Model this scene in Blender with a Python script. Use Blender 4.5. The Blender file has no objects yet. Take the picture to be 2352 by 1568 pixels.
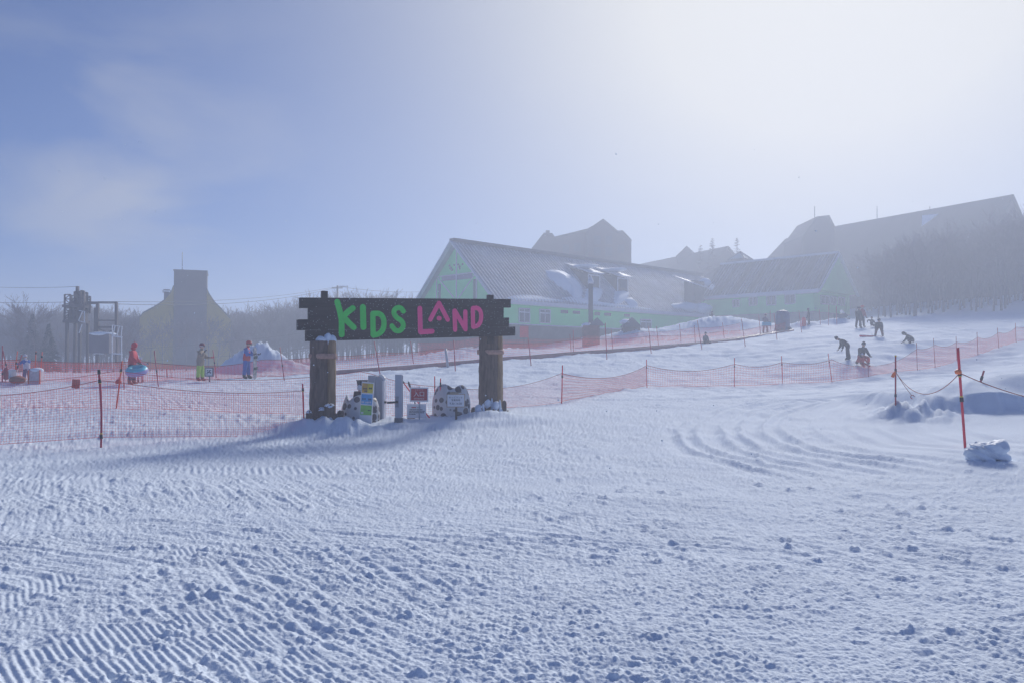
import bpy, bmesh, math, random
import numpy as np
from mathutils import Vector, Matrix, Euler

S = bpy.context.scene
COL = S.collection
random.seed(7)
RNG = np.random.default_rng(11)
R = math.radians

# ------------------------------------------------------------------ camera
CAM_Z = 2.0
PITCH = math.atan(43.0 / 1764.0)
F = 1764.0                      # focal length in units of a 2352 wide picture
cam = bpy.data.cameras.new('camera')
cam.sensor_width = 36.0
cam.lens = 36.0 * F / 2352.0
cam.clip_start = 0.1
cam.clip_end = 4000.0
cam_o = bpy.data.objects.new('camera', cam)
cam_o.location = (0, 0, CAM_Z)
cam_o.rotation_euler = (math.pi / 2 + PITCH, 0, 0)
COL.objects.link(cam_o)
S.camera = cam_o

# ------------------------------------------------------------------ light
SUN_EL, SUN_AZ = R(27.0), R(23.0)          # azimuth clockwise from +Y
HAZE_D = 0.0050
S.view_settings.view_transform = 'Standard'
S.view_settings.look = 'None'
S.view_settings.exposure = 0.0
S.view_settings.gamma = 1.0
S.cycles.volume_bounces = 1
S.cycles.max_bounces = 6
S.cycles.transparent_max_bounces = 8

sd = Vector((math.sin(SUN_AZ) * math.cos(SUN_EL), math.cos(SUN_AZ) * math.cos(SUN_EL), math.sin(SUN_EL)))
sun = bpy.data.lights.new('sun', 'SUN')
sun.energy = 3.8
sun.angle = R(12.0)
sun.color = (1.0, 0.95, 0.88)
sun_o = bpy.data.objects.new('sun', sun)
sun_o.rotation_euler = sd.to_track_quat('Z', 'Y').to_euler()
COL.objects.link(sun_o)

W = bpy.data.worlds.new('World')
S.world = W
W.use_nodes = True
nt = W.node_tree
nt.nodes.clear()


def N(tree, typ, **kw):
    n = tree.nodes.new(typ)
    for k, v in kw.items():
        if k.startswith('i_'):
            n.inputs[int(k[2:])].default_value = v
        else:
            setattr(n, k, v)
    return n


def L(tree, a, ai, b, bi):
    tree.links.new(a.outputs[ai], b.inputs[bi])


def math_node(tree, op, a, b=None, clamp=False):
    n = tree.nodes.new('ShaderNodeMath')
    n.operation = op
    n.use_clamp = clamp
    for i, v in enumerate((a, b)):
        if v is None:
            continue
        if isinstance(v, (int, float)):
            n.inputs[i].default_value = v
        else:
            tree.links.new(v, n.inputs[i])
    return n.outputs[0]


sky = N(nt, 'ShaderNodeTexSky', sky_type='NISHITA')
sky.sun_disc = False
sky.sun_elevation = SUN_EL
sky.sun_rotation = SUN_AZ
sky.altitude = 900.0
sky.air_density = 1.0
sky.dust_density = 0.3
sky.ozone_density = 2.5
# thin drifting snow cloud, brighter towards the sun it veils
geo = N(nt, 'ShaderNodeTexCoord')
nrm = N(nt, 'ShaderNodeVectorMath', operation='NORMALIZE')
L(nt, geo, 'Generated', nrm, 0)
dot = N(nt, 'ShaderNodeVectorMath', operation='DOT_PRODUCT')
dot.inputs[1].default_value = tuple(sd)
L(nt, nrm, 0, dot, 0)
ca = math_node(nt, 'MAXIMUM', dot.outputs['Value'], 0.0)
aur = math_node(nt, 'POWER', ca, 7.0)
mp = N(nt, 'ShaderNodeMapping')
mp.inputs['Scale'].default_value = (1.0, 1.0, 2.2)
mp.inputs['Rotation'].default_value = (0.0, 0.35, 0.0)
L(nt, nrm, 0, mp, 0)
nz = N(nt, 'ShaderNodeTexNoise')
nz.inputs['Scale'].default_value = 3.0
nz.inputs['Detail'].default_value = 8.0
nz.inputs['Roughness'].default_value = 0.56
nz.inputs['Distortion'].default_value = 0.7
L(nt, mp, 0, nz, 'Vector')
cl0 = N(nt, 'ShaderNodeMapRange')
cl0.inputs['From Min'].default_value = 0.46
cl0.inputs['From Max'].default_value = 0.85
L(nt, nz, 'Fac', cl0, 'Value')
# a wisp of drifting cloud low in the left of the sky
wd = Vector((-0.53, 1.0, 0.25)).normalized()
dw = N(nt, 'ShaderNodeVectorMath', operation='DOT_PRODUCT')
dw.inputs[1].default_value = tuple(wd)
L(nt, nrm, 0, dw, 0)
wm = math_node(nt, 'POWER', math_node(nt, 'MAXIMUM', dw.outputs['Value'], 0.0), 70.0)
nz2 = N(nt, 'ShaderNodeTexNoise')
nz2.inputs['Scale'].default_value = 4.2
nz2.inputs['Detail'].default_value = 8.0
nz2.inputs['Distortion'].default_value = 0.35
L(nt, mp, 0, nz2, 'Vector')
cl1 = N(nt, 'ShaderNodeMapRange')
cl1.inputs['From Min'].default_value = 0.42
cl1.inputs['From Max'].default_value = 0.66
L(nt, nz2, 'Fac', cl1, 'Value')
wisp = math_node(nt, 'MULTIPLY', wm, math_node(nt, 'MULTIPLY', cl1.outputs[0], 0.55))
veil = math_node(nt, 'MULTIPLY', aur, 1.15)
veil = math_node(nt, 'ADD', math_node(nt, 'MULTIPLY', cl0.outputs[0], 0.03), veil)
veil = math_node(nt, 'ADD', wisp, veil, True)
bright = math_node(nt, 'ADD', math_node(nt, 'MULTIPLY', aur, 4.2), 7.0)
cc = N(nt, 'ShaderNodeVectorMath', operation='SCALE')
cc.inputs[0].default_value = (1.0, 1.0, 0.99)
nt.links.new(bright, cc.inputs['Scale'])
mx = N(nt, 'ShaderNodeMix', data_type='RGBA')
nt.links.new(veil, mx.inputs[0])
tint = N(nt, 'ShaderNodeVectorMath', operation='MULTIPLY')
tint.inputs[1].default_value = (0.05, 0.43, 0.98)
L(nt, sky, 0, tint, 0)
nt.links.new(tint.outputs[0], mx.inputs[6])
nt.links.new(cc.outputs[0], mx.inputs[7])
bg = N(nt, 'ShaderNodeBackground')
bg.inputs['Strength'].default_value = 0.075
nt.links.new(mx.outputs[2], bg.inputs['Color'])
wo = N(nt, 'ShaderNodeOutputWorld')
L(nt, bg, 0, wo, 0)

# ------------------------------------------------------------------ pixel helpers (2352 wide picture)
CP, SP = math.cos(PITCH), math.sin(PITCH)


def ray(px, py):
    x = (px - 1176.0) / F
    v = (784.0 - py) / F
    return np.array([x, CP - v * SP, SP + v * CP])


def D(px, py, Y):
    d = ray(px, py)
    return np.array([0, 0, CAM_Z]) + d * (Y / d[1])


# ------------------------------------------------------------------ terrain height
CTRL = []


def c_(px, py, Y):
    p = D(px, py, Y)
    CTRL.append((p[0], p[1], p[2]))


def w_(x, y, z):
    CTRL.append((x, y, z))


for x in (-14, -7, 0, 7, 14):
    w_(x, -5, 0.0)
for x in (-9, -4, 0, 4, 9):
    w_(x, 4.8, 0.0)
for x in (-10, -5, 0, 5):
    w_(x, 11, 0.0)
w_(10, 11, 0.08)
w_(-16, 16, 0.0)
c_(230, 1025, 17.6)
c_(768, 985, 21); c_(1168, 955, 24.0); c_(940, 990, 20.5)
c_(1280, 985, 21); c_(1500, 985, 20.5); c_(1700, 990, 19.5); c_(1950, 1035, 16)
c_(2215, 1028, 15.4); c_(2057, 940, 24); c_(2352, 980, 19); c_(2352, 1060, 13.5)
c_(2300, 905, 25); c_(2352, 858, 37); c_(2600, 840, 36); c_(2600, 960, 20)
c_(1290, 925, 28); c_(1487, 887, 39); c_(1687, 886, 41); c_(1800, 882, 42); c_(1908, 877, 43)
c_(1600, 905, 33); c_(1850, 905, 31); c_(2050, 890, 34)
c_(2105, 848, 47); c_(2200, 830, 50); c_(2295, 798, 54); c_(2334, 784, 57); c_(2500, 740, 60)
c_(0, 935, 24); c_(270, 937, 24); c_(600, 935, 25); c_(-250, 930, 25)
c_(0, 882, 34); c_(-250, 885, 34); c_(300, 882, 33.5); c_(485, 875, 35.5); c_(590, 868, 37); c_(740, 860, 40); c_(870, 850, 42)
c_(1000, 841, 45); c_(1155, 826, 48); c_(1340, 811, 53); c_(1507, 798, 58); c_(1668, 784, 64); c_(1820, 760, 72)
c_(1945, 823, 48); c_(1979, 837, 46.3); c_(1973, 753, 66); c_(2018, 773, 58); c_(2095, 785, 54); c_(1700, 835, 51)
c_(2035, 741, 72); c_(2200, 736, 73); c_(2352, 723, 77); c_(2550, 700, 80)
c_(1900, 745, 76)
# beyond the conveyor
w_(-45, 60, 0.9); w_(-25, 60, 1.0); w_(-60, 100, 0.9); w_(-30, 100, 1.2); w_(-100, 180, 1.6); w_(-30, 180, 2.0)
w_(-12, 62, 1.2); w_(-6, 80, 2.0); w_(4, 82, 3.2); w_(10, 84, 4.3); w_(16, 90, 5.0); w_(27, 95, 6.0); w_(38, 100, 6.2); w_(33, 82, 6.0)
w_(0, 110, 4.5); w_(30, 120, 6.5); w_(20, 140, 6); w_(52, 100, 8.4); w_(60, 110, 10.0); w_(75, 118, 12.2); w_(80, 150, 13.5); w_(60, 150, 12); w_(100, 130, 13)
w_(0, 220, 6); w_(-200, 320, 3.5); w_(100, 220, 16); w_(0, 400, 10); w_(-300, 850, 9); w_(0, 850, 14); w_(400, 850, 20)
CT = np.array(CTRL)


def _warp(x, y):
    yc = np.maximum(y, -4.0)
    a = np.clip(x / (yc + 10.0), -1.15, 1.15) * 14.0
    b = 14.0 * np.log((yc + 10.0) / 10.0)
    return a, b


def _phi(r2):
    return 0.5 * r2 * np.log(r2 + 1e-9)


_A, _B = _warp(CT[:, 0], CT[:, 1])
_n = len(CT)
_K = _phi((_A[:, None] - _A[None]) ** 2 + (_B[:, None] - _B[None]) ** 2) + np.eye(_n) * 0.6
_P = np.stack([np.ones(_n), _A, _B], 1)
_M = np.block([[_K, _P], [_P.T, np.zeros((3, 3))]])
_W = np.linalg.solve(_M, np.concatenate([CT[:, 2], np.zeros(3)]))


def smooth(t):
    t = np.clip(t, 0, 1)
    return t * t * (3 - 2 * t)


_perm = RNG.permutation(4096)


def vnoise(x, y, seed=0):
    """gradient noise in about -1..1"""
    xi = np.floor(x).astype(np.int64)
    yi = np.floor(y).astype(np.int64)
    xf, yf = x - xi, y - yi
    u = xf * xf * xf * (xf * (xf * 6 - 15) + 10)
    v = yf * yf * yf * (yf * (yf * 6 - 15) + 10)

    def g(ix, iy, dx, dy):
        h = _perm[(_perm[(ix + seed * 131) & 4095] + iy * 7 + seed) & 4095]
        a = h * (2 * math.pi / 4096)
        return np.cos(a) * dx + np.sin(a) * dy
    n00 = g(xi, yi, xf, yf); n10 = g(xi + 1, yi, xf - 1, yf)
    n01 = g(xi, yi + 1, xf, yf - 1); n11 = g(xi + 1, yi + 1, xf - 1, yf - 1)
    return 1.45 * ((n00 * (1 - u) + n10 * u) * (1 - v) + (n01 * (1 - u) + n11 * u) * v)


MOUNDS = []   # x, y, rx, ry, h, rough


def mound(px, py, Y, rx, ry, h, rough=0.25):
    p = D(px, py, Y)
    MOUNDS.append((p[0], p[1], rx, ry, h, rough))


mound(745, 985, 20.3, 1.25, 0.6, 0.34, 0.5)
mound(830, 990, 20.4, 0.7, 0.45, 0.14, 0.5)
mound(1120, 968, 23.0, 0.9, 0.5, 0.16, 0.4)
mound(592, 845, 44, 1.4, 1.2, 1.0, 0.2)
mound(622, 845, 44, 2.4, 1.4, 0.8, 0.15)
mound(530, 845, 43, 1.0, 0.9, 0.62, 0.3)
mound(60, 880, 33.5, 1.3, 0.6, 0.22, 0.3)
mound(1060, 800, 62, 7.0, 4.0, 1.0, 0.1)
mound(1440, 770, 78, 5.0, 3.0, 0.9, 0.15)
mound(1640, 740, 80, 6.5, 3.5, 1.5, 0.12)
mound(1845, 745, 75, 1.8, 1.2, 0.6, 0.3)
mound(1915, 738, 77, 3.0, 1.2, 0.5, 0.3)
mound(2085, 965, 21.5, 1.0, 1.0, 0.22, 0.9)
mound(2290, 920, 24.0, 3.2, 1.7, 0.35, 0.05)


def ground(x, y, rough=True):
    """large shape of the snow, metres"""
    x = np.asarray(x, float); y = np.asarray(y, float)
    shp = np.broadcast(x, y).shape
    xf = np.broadcast_to(x, shp).ravel(); yf = np.broadcast_to(y, shp).ravel()
    out = np.empty(xf.shape)
    for i in range(0, len(xf), 120000):
        a, b = _warp(xf[i:i + 120000], yf[i:i + 120000])
        z = _W[_n] + _W[_n + 1] * a + _W[_n + 2] * b
        for k in range(_n):
            z = z + _W[k] * _phi((a - _A[k]) ** 2 + (b - _B[k]) ** 2)
        out[i:i + 120000] = z
    far = smooth((np.hypot(xf, yf) - 300) / 500)
    out = out * (1 - far) + np.clip(out, 2, 22) * far
    for (mx_, my_, rx, ry, h, rg) in MOUNDS:
        d2 = ((xf - mx_) / rx) ** 2 + ((yf - my_) / ry) ** 2
        m = d2 < 7
        if m.any():
            e = np.exp(-d2[m] * 1.4)
            q = 1 + rg * vnoise(xf[m] * 2.2, yf[m] * 2.2, 5) + rg * 0.6 * vnoise(xf[m] * 5, yf[m] * 5, 6)
            out[m] += h * e * q
    # low bank in front of the gate
    yb = 20.6 + 0.30 * (xf + 5.0) + 0.25 * np.sin(xf * 0.9)
    wgt = smooth((xf + 13) / 4) * smooth((3.0 - xf) / 3)
    out += 0.13 * wgt * smooth((yf - yb + 0.6) / 0.7) * smooth((yb + 7 - yf) / 6)
    # wind-cut drift lip on the right
    lip = 21.9 + 0.9 * vnoise(xf * 0.45, xf * 0 + 3.3, 81) + 0.5 * vnoise(xf * 1.3, xf * 0 + 1.7, 82) + 0.2 * vnoise(xf * 3.1, yf * 0.4, 83) - 0.10 * (xf - 13)
    wl = smooth((xf - 11.4) / 1.2)
    out += 0.50 * wl * (0.85 + 0.5 * vnoise(xf * 0.7, yf * 0.1, 84)) * smooth((yf - lip + 0.25) / (0.5 + 0.25 * vnoise(xf * 1.1, yf * 0 + 0.5, 85))) * smooth((lip + 9 - yf) / 8)
    return out.reshape(shp)


def gz(x, y):
    return float(ground(np.array([x]), np.array([y]))[0])


_HY = np.geomspace(4.0, 200.0, 900)


def hit(px, py, ymin=4.0):
    """first point where the line of sight meets the snow"""
    d = ray(px, py)
    t = _HY / d[1]
    X = d[0] * t
    Z = CAM_Z + d[2] * t
    g = ground(X, _HY)
    ok = np.where((Z <= g) & (_HY >= ymin))[0]
    i = ok[0] if len(ok) else len(_HY) - 1
    if i > 0:
        f0, f1 = Z[i - 1] - g[i - 1], Z[i] - g[i]
        s = f0 / (f0 - f1 + 1e-12) if f0 > 0 else 1.0
        Y = _HY[i - 1] + (_HY[i] - _HY[i - 1]) * min(max(s, 0), 1)
    else:
        Y = _HY[0]
    p = D(px, py, Y)
    return np.array([p[0], p[1], gz(p[0], p[1])])


# ------------------------------------------------------------------ object helpers
def link(o, parent=None):
    COL.objects.link(o)
    if parent is not None:
        o.parent = parent
    return o


def tag(o, label, cat, group=None, kind=None):
    o['label'] = label
    o['category'] = cat
    if group:
        o['group'] = group
    if kind:
        o['kind'] = kind
    return o


def thing(name, label, cat, loc=(0, 0, 0), rz=0.0, group=None):
    o = bpy.data.objects.new(name, None)
    o.empty_display_size = 0.3
    o.location = loc
    o.rotation_euler = (0, 0, rz)
    link(o)
    return tag(o, label, cat, group)


class MB:
    """collects shapes and builds ONE mesh"""

    def __init__(s):
        s.v, s.f, s.m, s.sm = [], [], [], []

    def add(s, vs, fs, m=0, smooth_=False):
        b = len(s.v)
        s.v.extend([tuple(map(float, p)) for p in vs])
        for f in fs:
            s.f.append([b + i for i in f]); s.m.append(m); s.sm.append(smooth_)
        return s

    def box(s, c, d, m=0, rz=0.0, M=None):
        hx, hy, hz = d[0] / 2, d[1] / 2, d[2] / 2
        vs = [Vector((x, y, z)) for z in (-hz, hz) for x, y in ((-hx, -hy), (hx, -hy), (hx, hy), (-hx, hy))]
        if M is None:
            M = Matrix.Rotation(rz, 3, 'Z')
        c = Vector(c)
        vs = [c + M @ v for v in vs]
        return s.add(vs, [(0, 3, 2, 1), (4, 5, 6, 7), (0, 1, 5, 4), (1, 2, 6, 5), (2, 3, 7, 6), (3, 0, 4, 7)], m)

    def bar(s, a, b, w, h, m=0, up=(0, 0, 1)):
        a, b = Vector(a), Vector(b)
        d = b - a
        z = d.normalized()
        u = Vector(up)
        if abs(z.dot(u)) > 0.98:
            u = Vector((0, 1, 0))
        x = u.cross(z).normalized()
        y = z.cross(x)
        M = Matrix((x, y, z)).transposed()
        return s.box((a + b) / 2, (w, h, d.length), m, M=M)

    def tube(s, pts, rad, n=8, m=0, cap=True, smooth_=True):
        pts = [Vector(p) for p in pts]
        if not hasattr(rad, '__len__'):
            rad = [rad] * len(pts)
        ref = None
        vs, fs = [], []
        for i, p in enumerate(pts):
            t = (pts[min(i + 1, len(pts) - 1)] - pts[max(i - 1, 0)])
            t = t.normalized() if t.length > 1e-9 else Vector((0, 0, 1))
            if ref is None:
                ref = Vector((1, 0, 0)) if abs(t.x) < 0.8 else Vector((0, 1, 0))
            x = (ref - t * ref.dot(t)).normalized()
            ref = x
            y = t.cross(x)
            for k in range(n):
                a = 2 * math.pi * k / n
                vs.append(p + (x * math.cos(a) + y * math.sin(a)) * rad[i])
        for i in range(len(pts) - 1):
            for k in range(n):
                k2 = (k + 1) % n
                fs.append((i * n + k, i * n + k2, (i + 1) * n + k2, (i + 1) * n + k))
        s.add(vs, fs, m, smooth_)
        if cap:
            b = len(s.v) - len(vs)
            s.f.append([b + k for k in reversed(range(n))]); s.m.append(m); s.sm.append(False)
            e = b + (len(pts) - 1) * n
            s.f.append([e + k for k in range(n)]); s.m.append(m); s.sm.append(False)
        return s

    def lathe(s, prof, c=(0, 0, 0), n=16, m=0, jit=None, smooth_=True, sx=1.0, sy=1.0):
        """prof: (r, z) bottom to top"""
        vs, fs = [], []
        for i, (r, z) in enumerate(prof):
            for k in range(n):
                a = 2 * math.pi * k / n
                rr = r if jit is None else r * jit(a, z)
                vs.append((c[0] + rr * math.cos(a) * sx, c[1] + rr * math.sin(a) * sy, c[2] + z))
        for i in range(len(prof) - 1):
            for k in range(n):
                k2 = (k + 1) % n
                fs.append((i * n + k, i * n + k2, (i + 1) * n + k2, (i + 1) * n + k))
        fs.append(tuple(reversed(range(n))))
        fs.append(tuple((len(prof) - 1) * n + k for k in range(n)))
        return s.add(vs, fs, m, smooth_)

    def prism(s, poly, a, b, m=0):
        """poly: list of 3D points, extruded from offset a to offset b (vectors)"""
        n = len(poly)
        a, b = Vector(a), Vector(b)
        vs = [Vector(p) + a for p in poly] + [Vector(p) + b for p in poly]
        fs = [tuple(range(n)), tuple(reversed(range(n, 2 * n)))]
        fs += [((i + 1) % n, i, n + i, n + (i + 1) % n) for i in range(n)]
        return s.add(vs, fs, m)

    def blob(s, c, r, m=0, n=10, rings=7, seed=0, rough=0.0, freq=1.5):
        vs, fs = [], []
        c = Vector(c)
        for i in range(rings + 1):
            th = math.pi * i / rings
            for k in range(n):
                a = 2 * math.pi * k / n
                d = Vector((math.sin(th) * math.cos(a), math.sin(th) * math.sin(a), -math.cos(th)))
                q = 1.0
                if rough:
                    q += rough * float(vnoise(np.array([d.x * freq + d.z * 1.7 + seed]), np.array([d.y * freq - d.z * 1.3 + seed * 0.7]), seed)[0])
                vs.append(c + Vector((d.x * r[0], d.y * r[1], d.z * r[2])) * q)
        for i in range(rings):
            for k in range(n):
                k2 = (k + 1) % n
                fs.append((i * n + k, i * n + k2, (i + 1) * n + k2, (i + 1) * n + k))
        return s.add(vs, fs, m, True)

    def mesh(s, name, mats, fix=True):
        me = bpy.data.meshes.new(name)
        me.from_pydata(s.v, [], s.f)
        for mt in (mats if isinstance(mats, (list, tuple)) else [mats]):
            me.materials.append(mt)
        me.polygons.foreach_set('material_index', s.m)
        me.polygons.foreach_set('use_smooth', s.sm)
        if fix:
            bm = bmesh.new()
            bm.from_mesh(me)
            bmesh.ops.remove_doubles(bm, verts=bm.verts, dist=1e-5)
            bmesh.ops.recalc_face_normals(bm, faces=bm.faces)
            bm.to_mesh(me)
            bm.free()
        me.update()
        return me

    def build(s, name, mats, parent=None, loc=None, rz=None, fix=True):
        o = bpy.data.objects.new(name, s.mesh(name, mats, fix))
        if loc is not None:
            o.location = loc
        if rz is not None:
            o.rotation_euler = (0, 0, rz)
        return link(o, parent)


# ------------------------------------------------------------------ materials
def mat(name, col, rough=0.7, var=0.12, scale=6.0, bump=0.0, bscale=40.0, metal=0.0, spec=0.4, stretch=None, col2=None, detail=4.0):
    m = bpy.data.materials.new(name)
    m.use_nodes = True
    t = m.node_tree
    b = t.nodes['Principled BSDF']
    b.inputs['Roughness'].default_value = rough
    b.inputs['Metallic'].default_value = metal
    b.inputs['Specular IOR Level'].default_value = spec
    tc = N(t, 'ShaderNodeTexCoord')
    mpn = N(t, 'ShaderNodeMapping')
    if stretch:
        mpn.inputs['Scale'].default_value = stretch
    L(t, tc, 'Object', mpn, 0)
    nn = N(t, 'ShaderNodeTexNoise')
    nn.inputs['Scale'].default_value = scale
    nn.inputs['Detail'].default_value = detail
    L(t, mpn, 0, nn, 'Vector')
    cr = N(t, 'ShaderNodeValToRGB')
    a = [max(0, c * (1 - var)) for c in col]
    z = [min(1, c * (1 + var)) for c in (col2 or col)]
    cr.color_ramp.elements[0].color = (*a, 1)
    cr.color_ramp.elements[1].color = (*z, 1)
    cr.color_ramp.elements[0].position = 0.3
    cr.color_ramp.elements[1].position = 0.7
    L(t, nn, 'Fac', cr, 0)
    L(t, cr, 0, b, 'Base Color')
    if bump:
        n2 = N(t, 'ShaderNodeTexNoise')
        n2.inputs['Scale'].default_value = bscale
        n2.inputs['Detail'].default_value = 5.0
        L(t, mpn, 0, n2, 'Vector')
        bp = N(t, 'ShaderNodeBump')
        bp.inputs['Strength'].default_value = bump
        bp.inputs['Distance'].default_value = 0.03
        L(t, n2, 'Fac', bp, 'Height')
        L(t, bp, 0, b, 'Normal')
    return m


SNOWC = (0.76, 0.845, 0.945)
M_SNOW = mat('snow', SNOWC, 0.62, 0.03, 1.5, 0.25, 45.0, spec=0.3)
M_SNOWG = mat('ground_snow', SNOWC, 0.85, 0.03, 0.7, 0.55, 26.0, spec=0.08, detail=8.0)

# ------------------------------------------------------------------ snow ground: one sheet
ARC = [np.array([hit(*p)[:2] for p in pts]) for pts in (
    [(1830, 922), (1745, 942), (1700, 965), (1680, 998), (1755, 1040), (1980, 1078), (2200, 1110)],
)][0]


def seg_dist(x, y, P):
    best = np.full(x.shape, 1e9)
    sgn = np.zeros(x.shape)
    for i in range(len(P) - 1):
        ax, ay = P[i]; bx, by = P[i + 1]
        dx, dy = bx - ax, by - ay
        l2 = dx * dx + dy * dy
        t = np.clip(((x - ax) * dx + (y - ay) * dy) / l2, 0, 1)
        qx, qy = x - ax - t * dx, y - ay - t * dy
        d = np.hypot(qx, qy)
        m = d < best
        best[m] = d[m]
        sgn[m] = np.sign(dx * qy - dy * qx)[m]
    return best * sgn


def chaikin(P, k=3):
    for _ in range(k):
        Q = [P[0]]
        for i in range(len(P) - 1):
            Q += [P[i] * 0.75 + P[i + 1] * 0.25, P[i] * 0.25 + P[i + 1] * 0.75]
        Q.append(P[-1])
        P = np.array(Q)
    return P


ARC = chaikin(ARC)


def detail(x, y):
    r = np.hypot(x, y)
    h = np.zeros(x.shape)
    # smooth, wind-packed area on the right round the drift
    smo = smooth((x - 6.5 - 0.22 * (y - 15)) / 1.5) * smooth((y - 14.2 - 0.2 * (x - 10)) / 1.2)
    smo = np.maximum(smo, 0)
    w_far = smooth((y - 26) / 10)
    base = 1 - 0.85 * smo
    patch = smooth(0.5 + 0.9 * vnoise(x * 0.35, y * 0.35, 1) + 0.5 * vnoise(x * 1.1, y * 1.1, 2))
    # undulation
    h += (0.03 + 0.02 * w_far) * vnoise(x * 0.5, y * 0.5, 3) + 0.018 * vnoise(x * 1.4, y * 1.4, 4) * base
    h += w_far * 0.05 * vnoise(x * 0.9, y * 0.35, 31) + w_far * 0.045 * vnoise(x * 0.5 + y * 0.12, y * 1.3 - x * 0.15, 32) * smooth((95 - y) / 20) + w_far * 0.05 * np.clip(vnoise(x * 1.7, y * 1.2, 33) - 0.1, 0, 1)
    # crumbled lumps
    n1 = vnoise(x * 4.2, y * 4.2, 7); n2 = vnoise(x * 9.0, y * 9.0, 8); n3 = vnoise(x * 19.0, y * 19.0, 9)
    # rounded lumps gathered in bands along the direction of travel
    u = x * 0.85 - y * 0.53
    v = x * 0.53 + y * 0.85
    band = smooth(0.42 + 1.0 * vnoise(u * 0.25, v * 0.9, 15) + 0.6 * vnoise(x * 1.5, y * 1.5, 16))
    c1 = np.abs(vnoise(x * 5.2 + 9, y * 6.4, 18)); c2_ = np.abs(vnoise(x * 11.0, y * 13.0 + 4, 21)); c3_ = np.abs(vnoise(x * 21.0 + 2, y * 24.0, 22))
    h += base * (0.15 + 0.85 * patch) * (0.007 + 0.022 * band) * c1 * (0.55 + 0.45 * smooth((n1 + 0.3) / 0.6))
    h += base * (0.42 + 0.58 * band) * (0.017 * c2_ + 0.018 * c3_)
    c4_ = np.abs(vnoise(x * 7.6 - 3, y * 9.5 + 8, 24))
    h += base * smooth((vnoise(x * 0.8 + 4, y * 1.3, 25) + 0.15) / 0.4) * 0.015 * smooth((c4_ - 0.28) / 0.3)
    h += base * 0.006 * n2 + base * 0.004 * n3
    big = smooth((n1 - 0.34) / 0.25) * smooth((vnoise(x * 1.9, y * 1.9, 23) - 0.05) / 0.3)
    h += base * patch * big * (0.028 + 0.03 * c2_)
    n4 = vnoise(x * 38.0, y * 38.0, 10)
    h += base * 0.0040 * n4 * (r < 22)
    # scraped ski and wind streaks, two directions
    for (dx, dy, sc, sd_, amp, lo) in ((0.50, -0.866, 11.0, 12, 0.017, 0.45), (0.93, -0.37, 10.0, 13, 0.018, 0.45), (0.99, 0.1, 6.0, 17, 0.010, 0.36), (0.72, -0.69, 16.0, 19, 0.014, 0.45)):
        u = x * dx + y * dy
        v = -x * dy + y * dx
        s = vnoise(u * sc * 0.045, v * sc, sd_) + 0.5 * vnoise(u * sc * 0.11, v * sc * 2.1, sd_ + 20)
        mk = smooth(0.35 + 1.1 * vnoise(x * 0.3 + sd_, y * 0.3, sd_ + 1))
        h += base * amp * s * mk
    # corduroy left by the tiller, in worn patches
    for (cx, cy, rx, ry, dx, dy, wl, amp, th) in (
            (-2.55, 5.35, 0.8, 0.75, 0.66, -0.75, 0.056, 0.0062, -0.25), (-4.1, 6.4, 0.55, 0.7, 0.56, -0.83, 0.058, 0.0048, 0.0),
            (-2.9, 8.2, 0.9, 0.8, 0.55, -0.83, 0.060, 0.006, 0.15), (-1.55, 5.0, 0.4, 0.5, 0.62, -0.78, 0.056, 0.006, 0.1),
            (-4.4, 14.2, 2.2, 0.40, 0.35, -0.93, 0.13, 0.012, -0.3), (-8.6, 13.2, 1.6, 0.40, 0.35, -0.93, 0.13, 0.010, -0.1)):
        q = ((x - cx) / rx) ** 2 + ((y - cy) / ry) ** 2
        m = q < 1.6
        if not m.any():
            continue
        xm, ym = x[m], y[m]
        v = -xm * dy + ym * dx + 0.02 * vnoise(xm * 2, ym * 2, 40)
        tri = np.sin(v * 2 * math.pi / wl)
        tri = np.sign(tri) * np.abs(tri) ** 0.7
        worn = vnoise(xm * 2.3, ym * 2.3, 41) + 0.6 * vnoise(xm * 6, ym * 6, 42)
        mk = smooth((worn - th) / 0.25) * smooth((1.5 - q[m]) / 0.6)
        h[m] = h[m] * (1 - 0.75 * mk) + amp * tri * mk
    # turning vehicle tracks
    m = (x > 2) & (x < 20) & (y > 11) & (y < 40)
    sdist = seg_dist(x[m], y[m], ARC)
    ht = np.zeros(sdist.shape)
    for k, off in enumerate((-1.6, -1.15, -0.55, -0.1, 0.5, 0.95, 1.7, 2.6, 3.3, 4.2, 5.2)):
        wv = off + 0.12 * vnoise(x[m] * 0.5 + k, y[m] * 0.5, 50 + k)
        e = (sdist - wv)
        wid = 0.13 if k % 2 else 0.2
        a_ = (0.055 if off < 1 else 0.034) * np.clip(0.75 + 0.6 * vnoise(x[m] * 0.8, y[m] * 0.8, 65 + k), 0.1, 1.4)
        ht += -a_ * np.exp(-(e / wid) ** 2) + a_ * 0.8 * np.exp(-((e - 0.24) / 0.1) ** 2)
    h[m] += ht * smooth((y[m] - 12) / 3) * smooth((38 - y[m]) / 8)
    # straight old tracks running along the slope in the distance
    m = y > 26
    v = (y[m] - 0.10 * x[m])
    h[m] += 0.05 * smooth((np.sin(v * 1.1 + vnoise(x[m] * 0.1, y[m] * 0.1, 60) * 2) - 0.7) / 0.3) * (y[m] < 75)
    # blocks round the right hand pole
    q = np.exp(-(((x - D(2090, 955, 22)[0]) / 1.0) ** 2 + ((y - 21.8) / 1.5) ** 2) * 1.2)
    bl = np.abs(vnoise(x * 1.7 + 3, y * 1.5, 70)) * 0.46 + np.abs(vnoise(x * 3.4, y * 3.0, 71)) * 0.20
    h += q * bl
    # fresh broken snow by the gate's left post and along the net foot
    q = np.exp(-(((x + 6.0) / 3.5) ** 2 + ((y - 22.0) / 1.2) ** 2))
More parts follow.
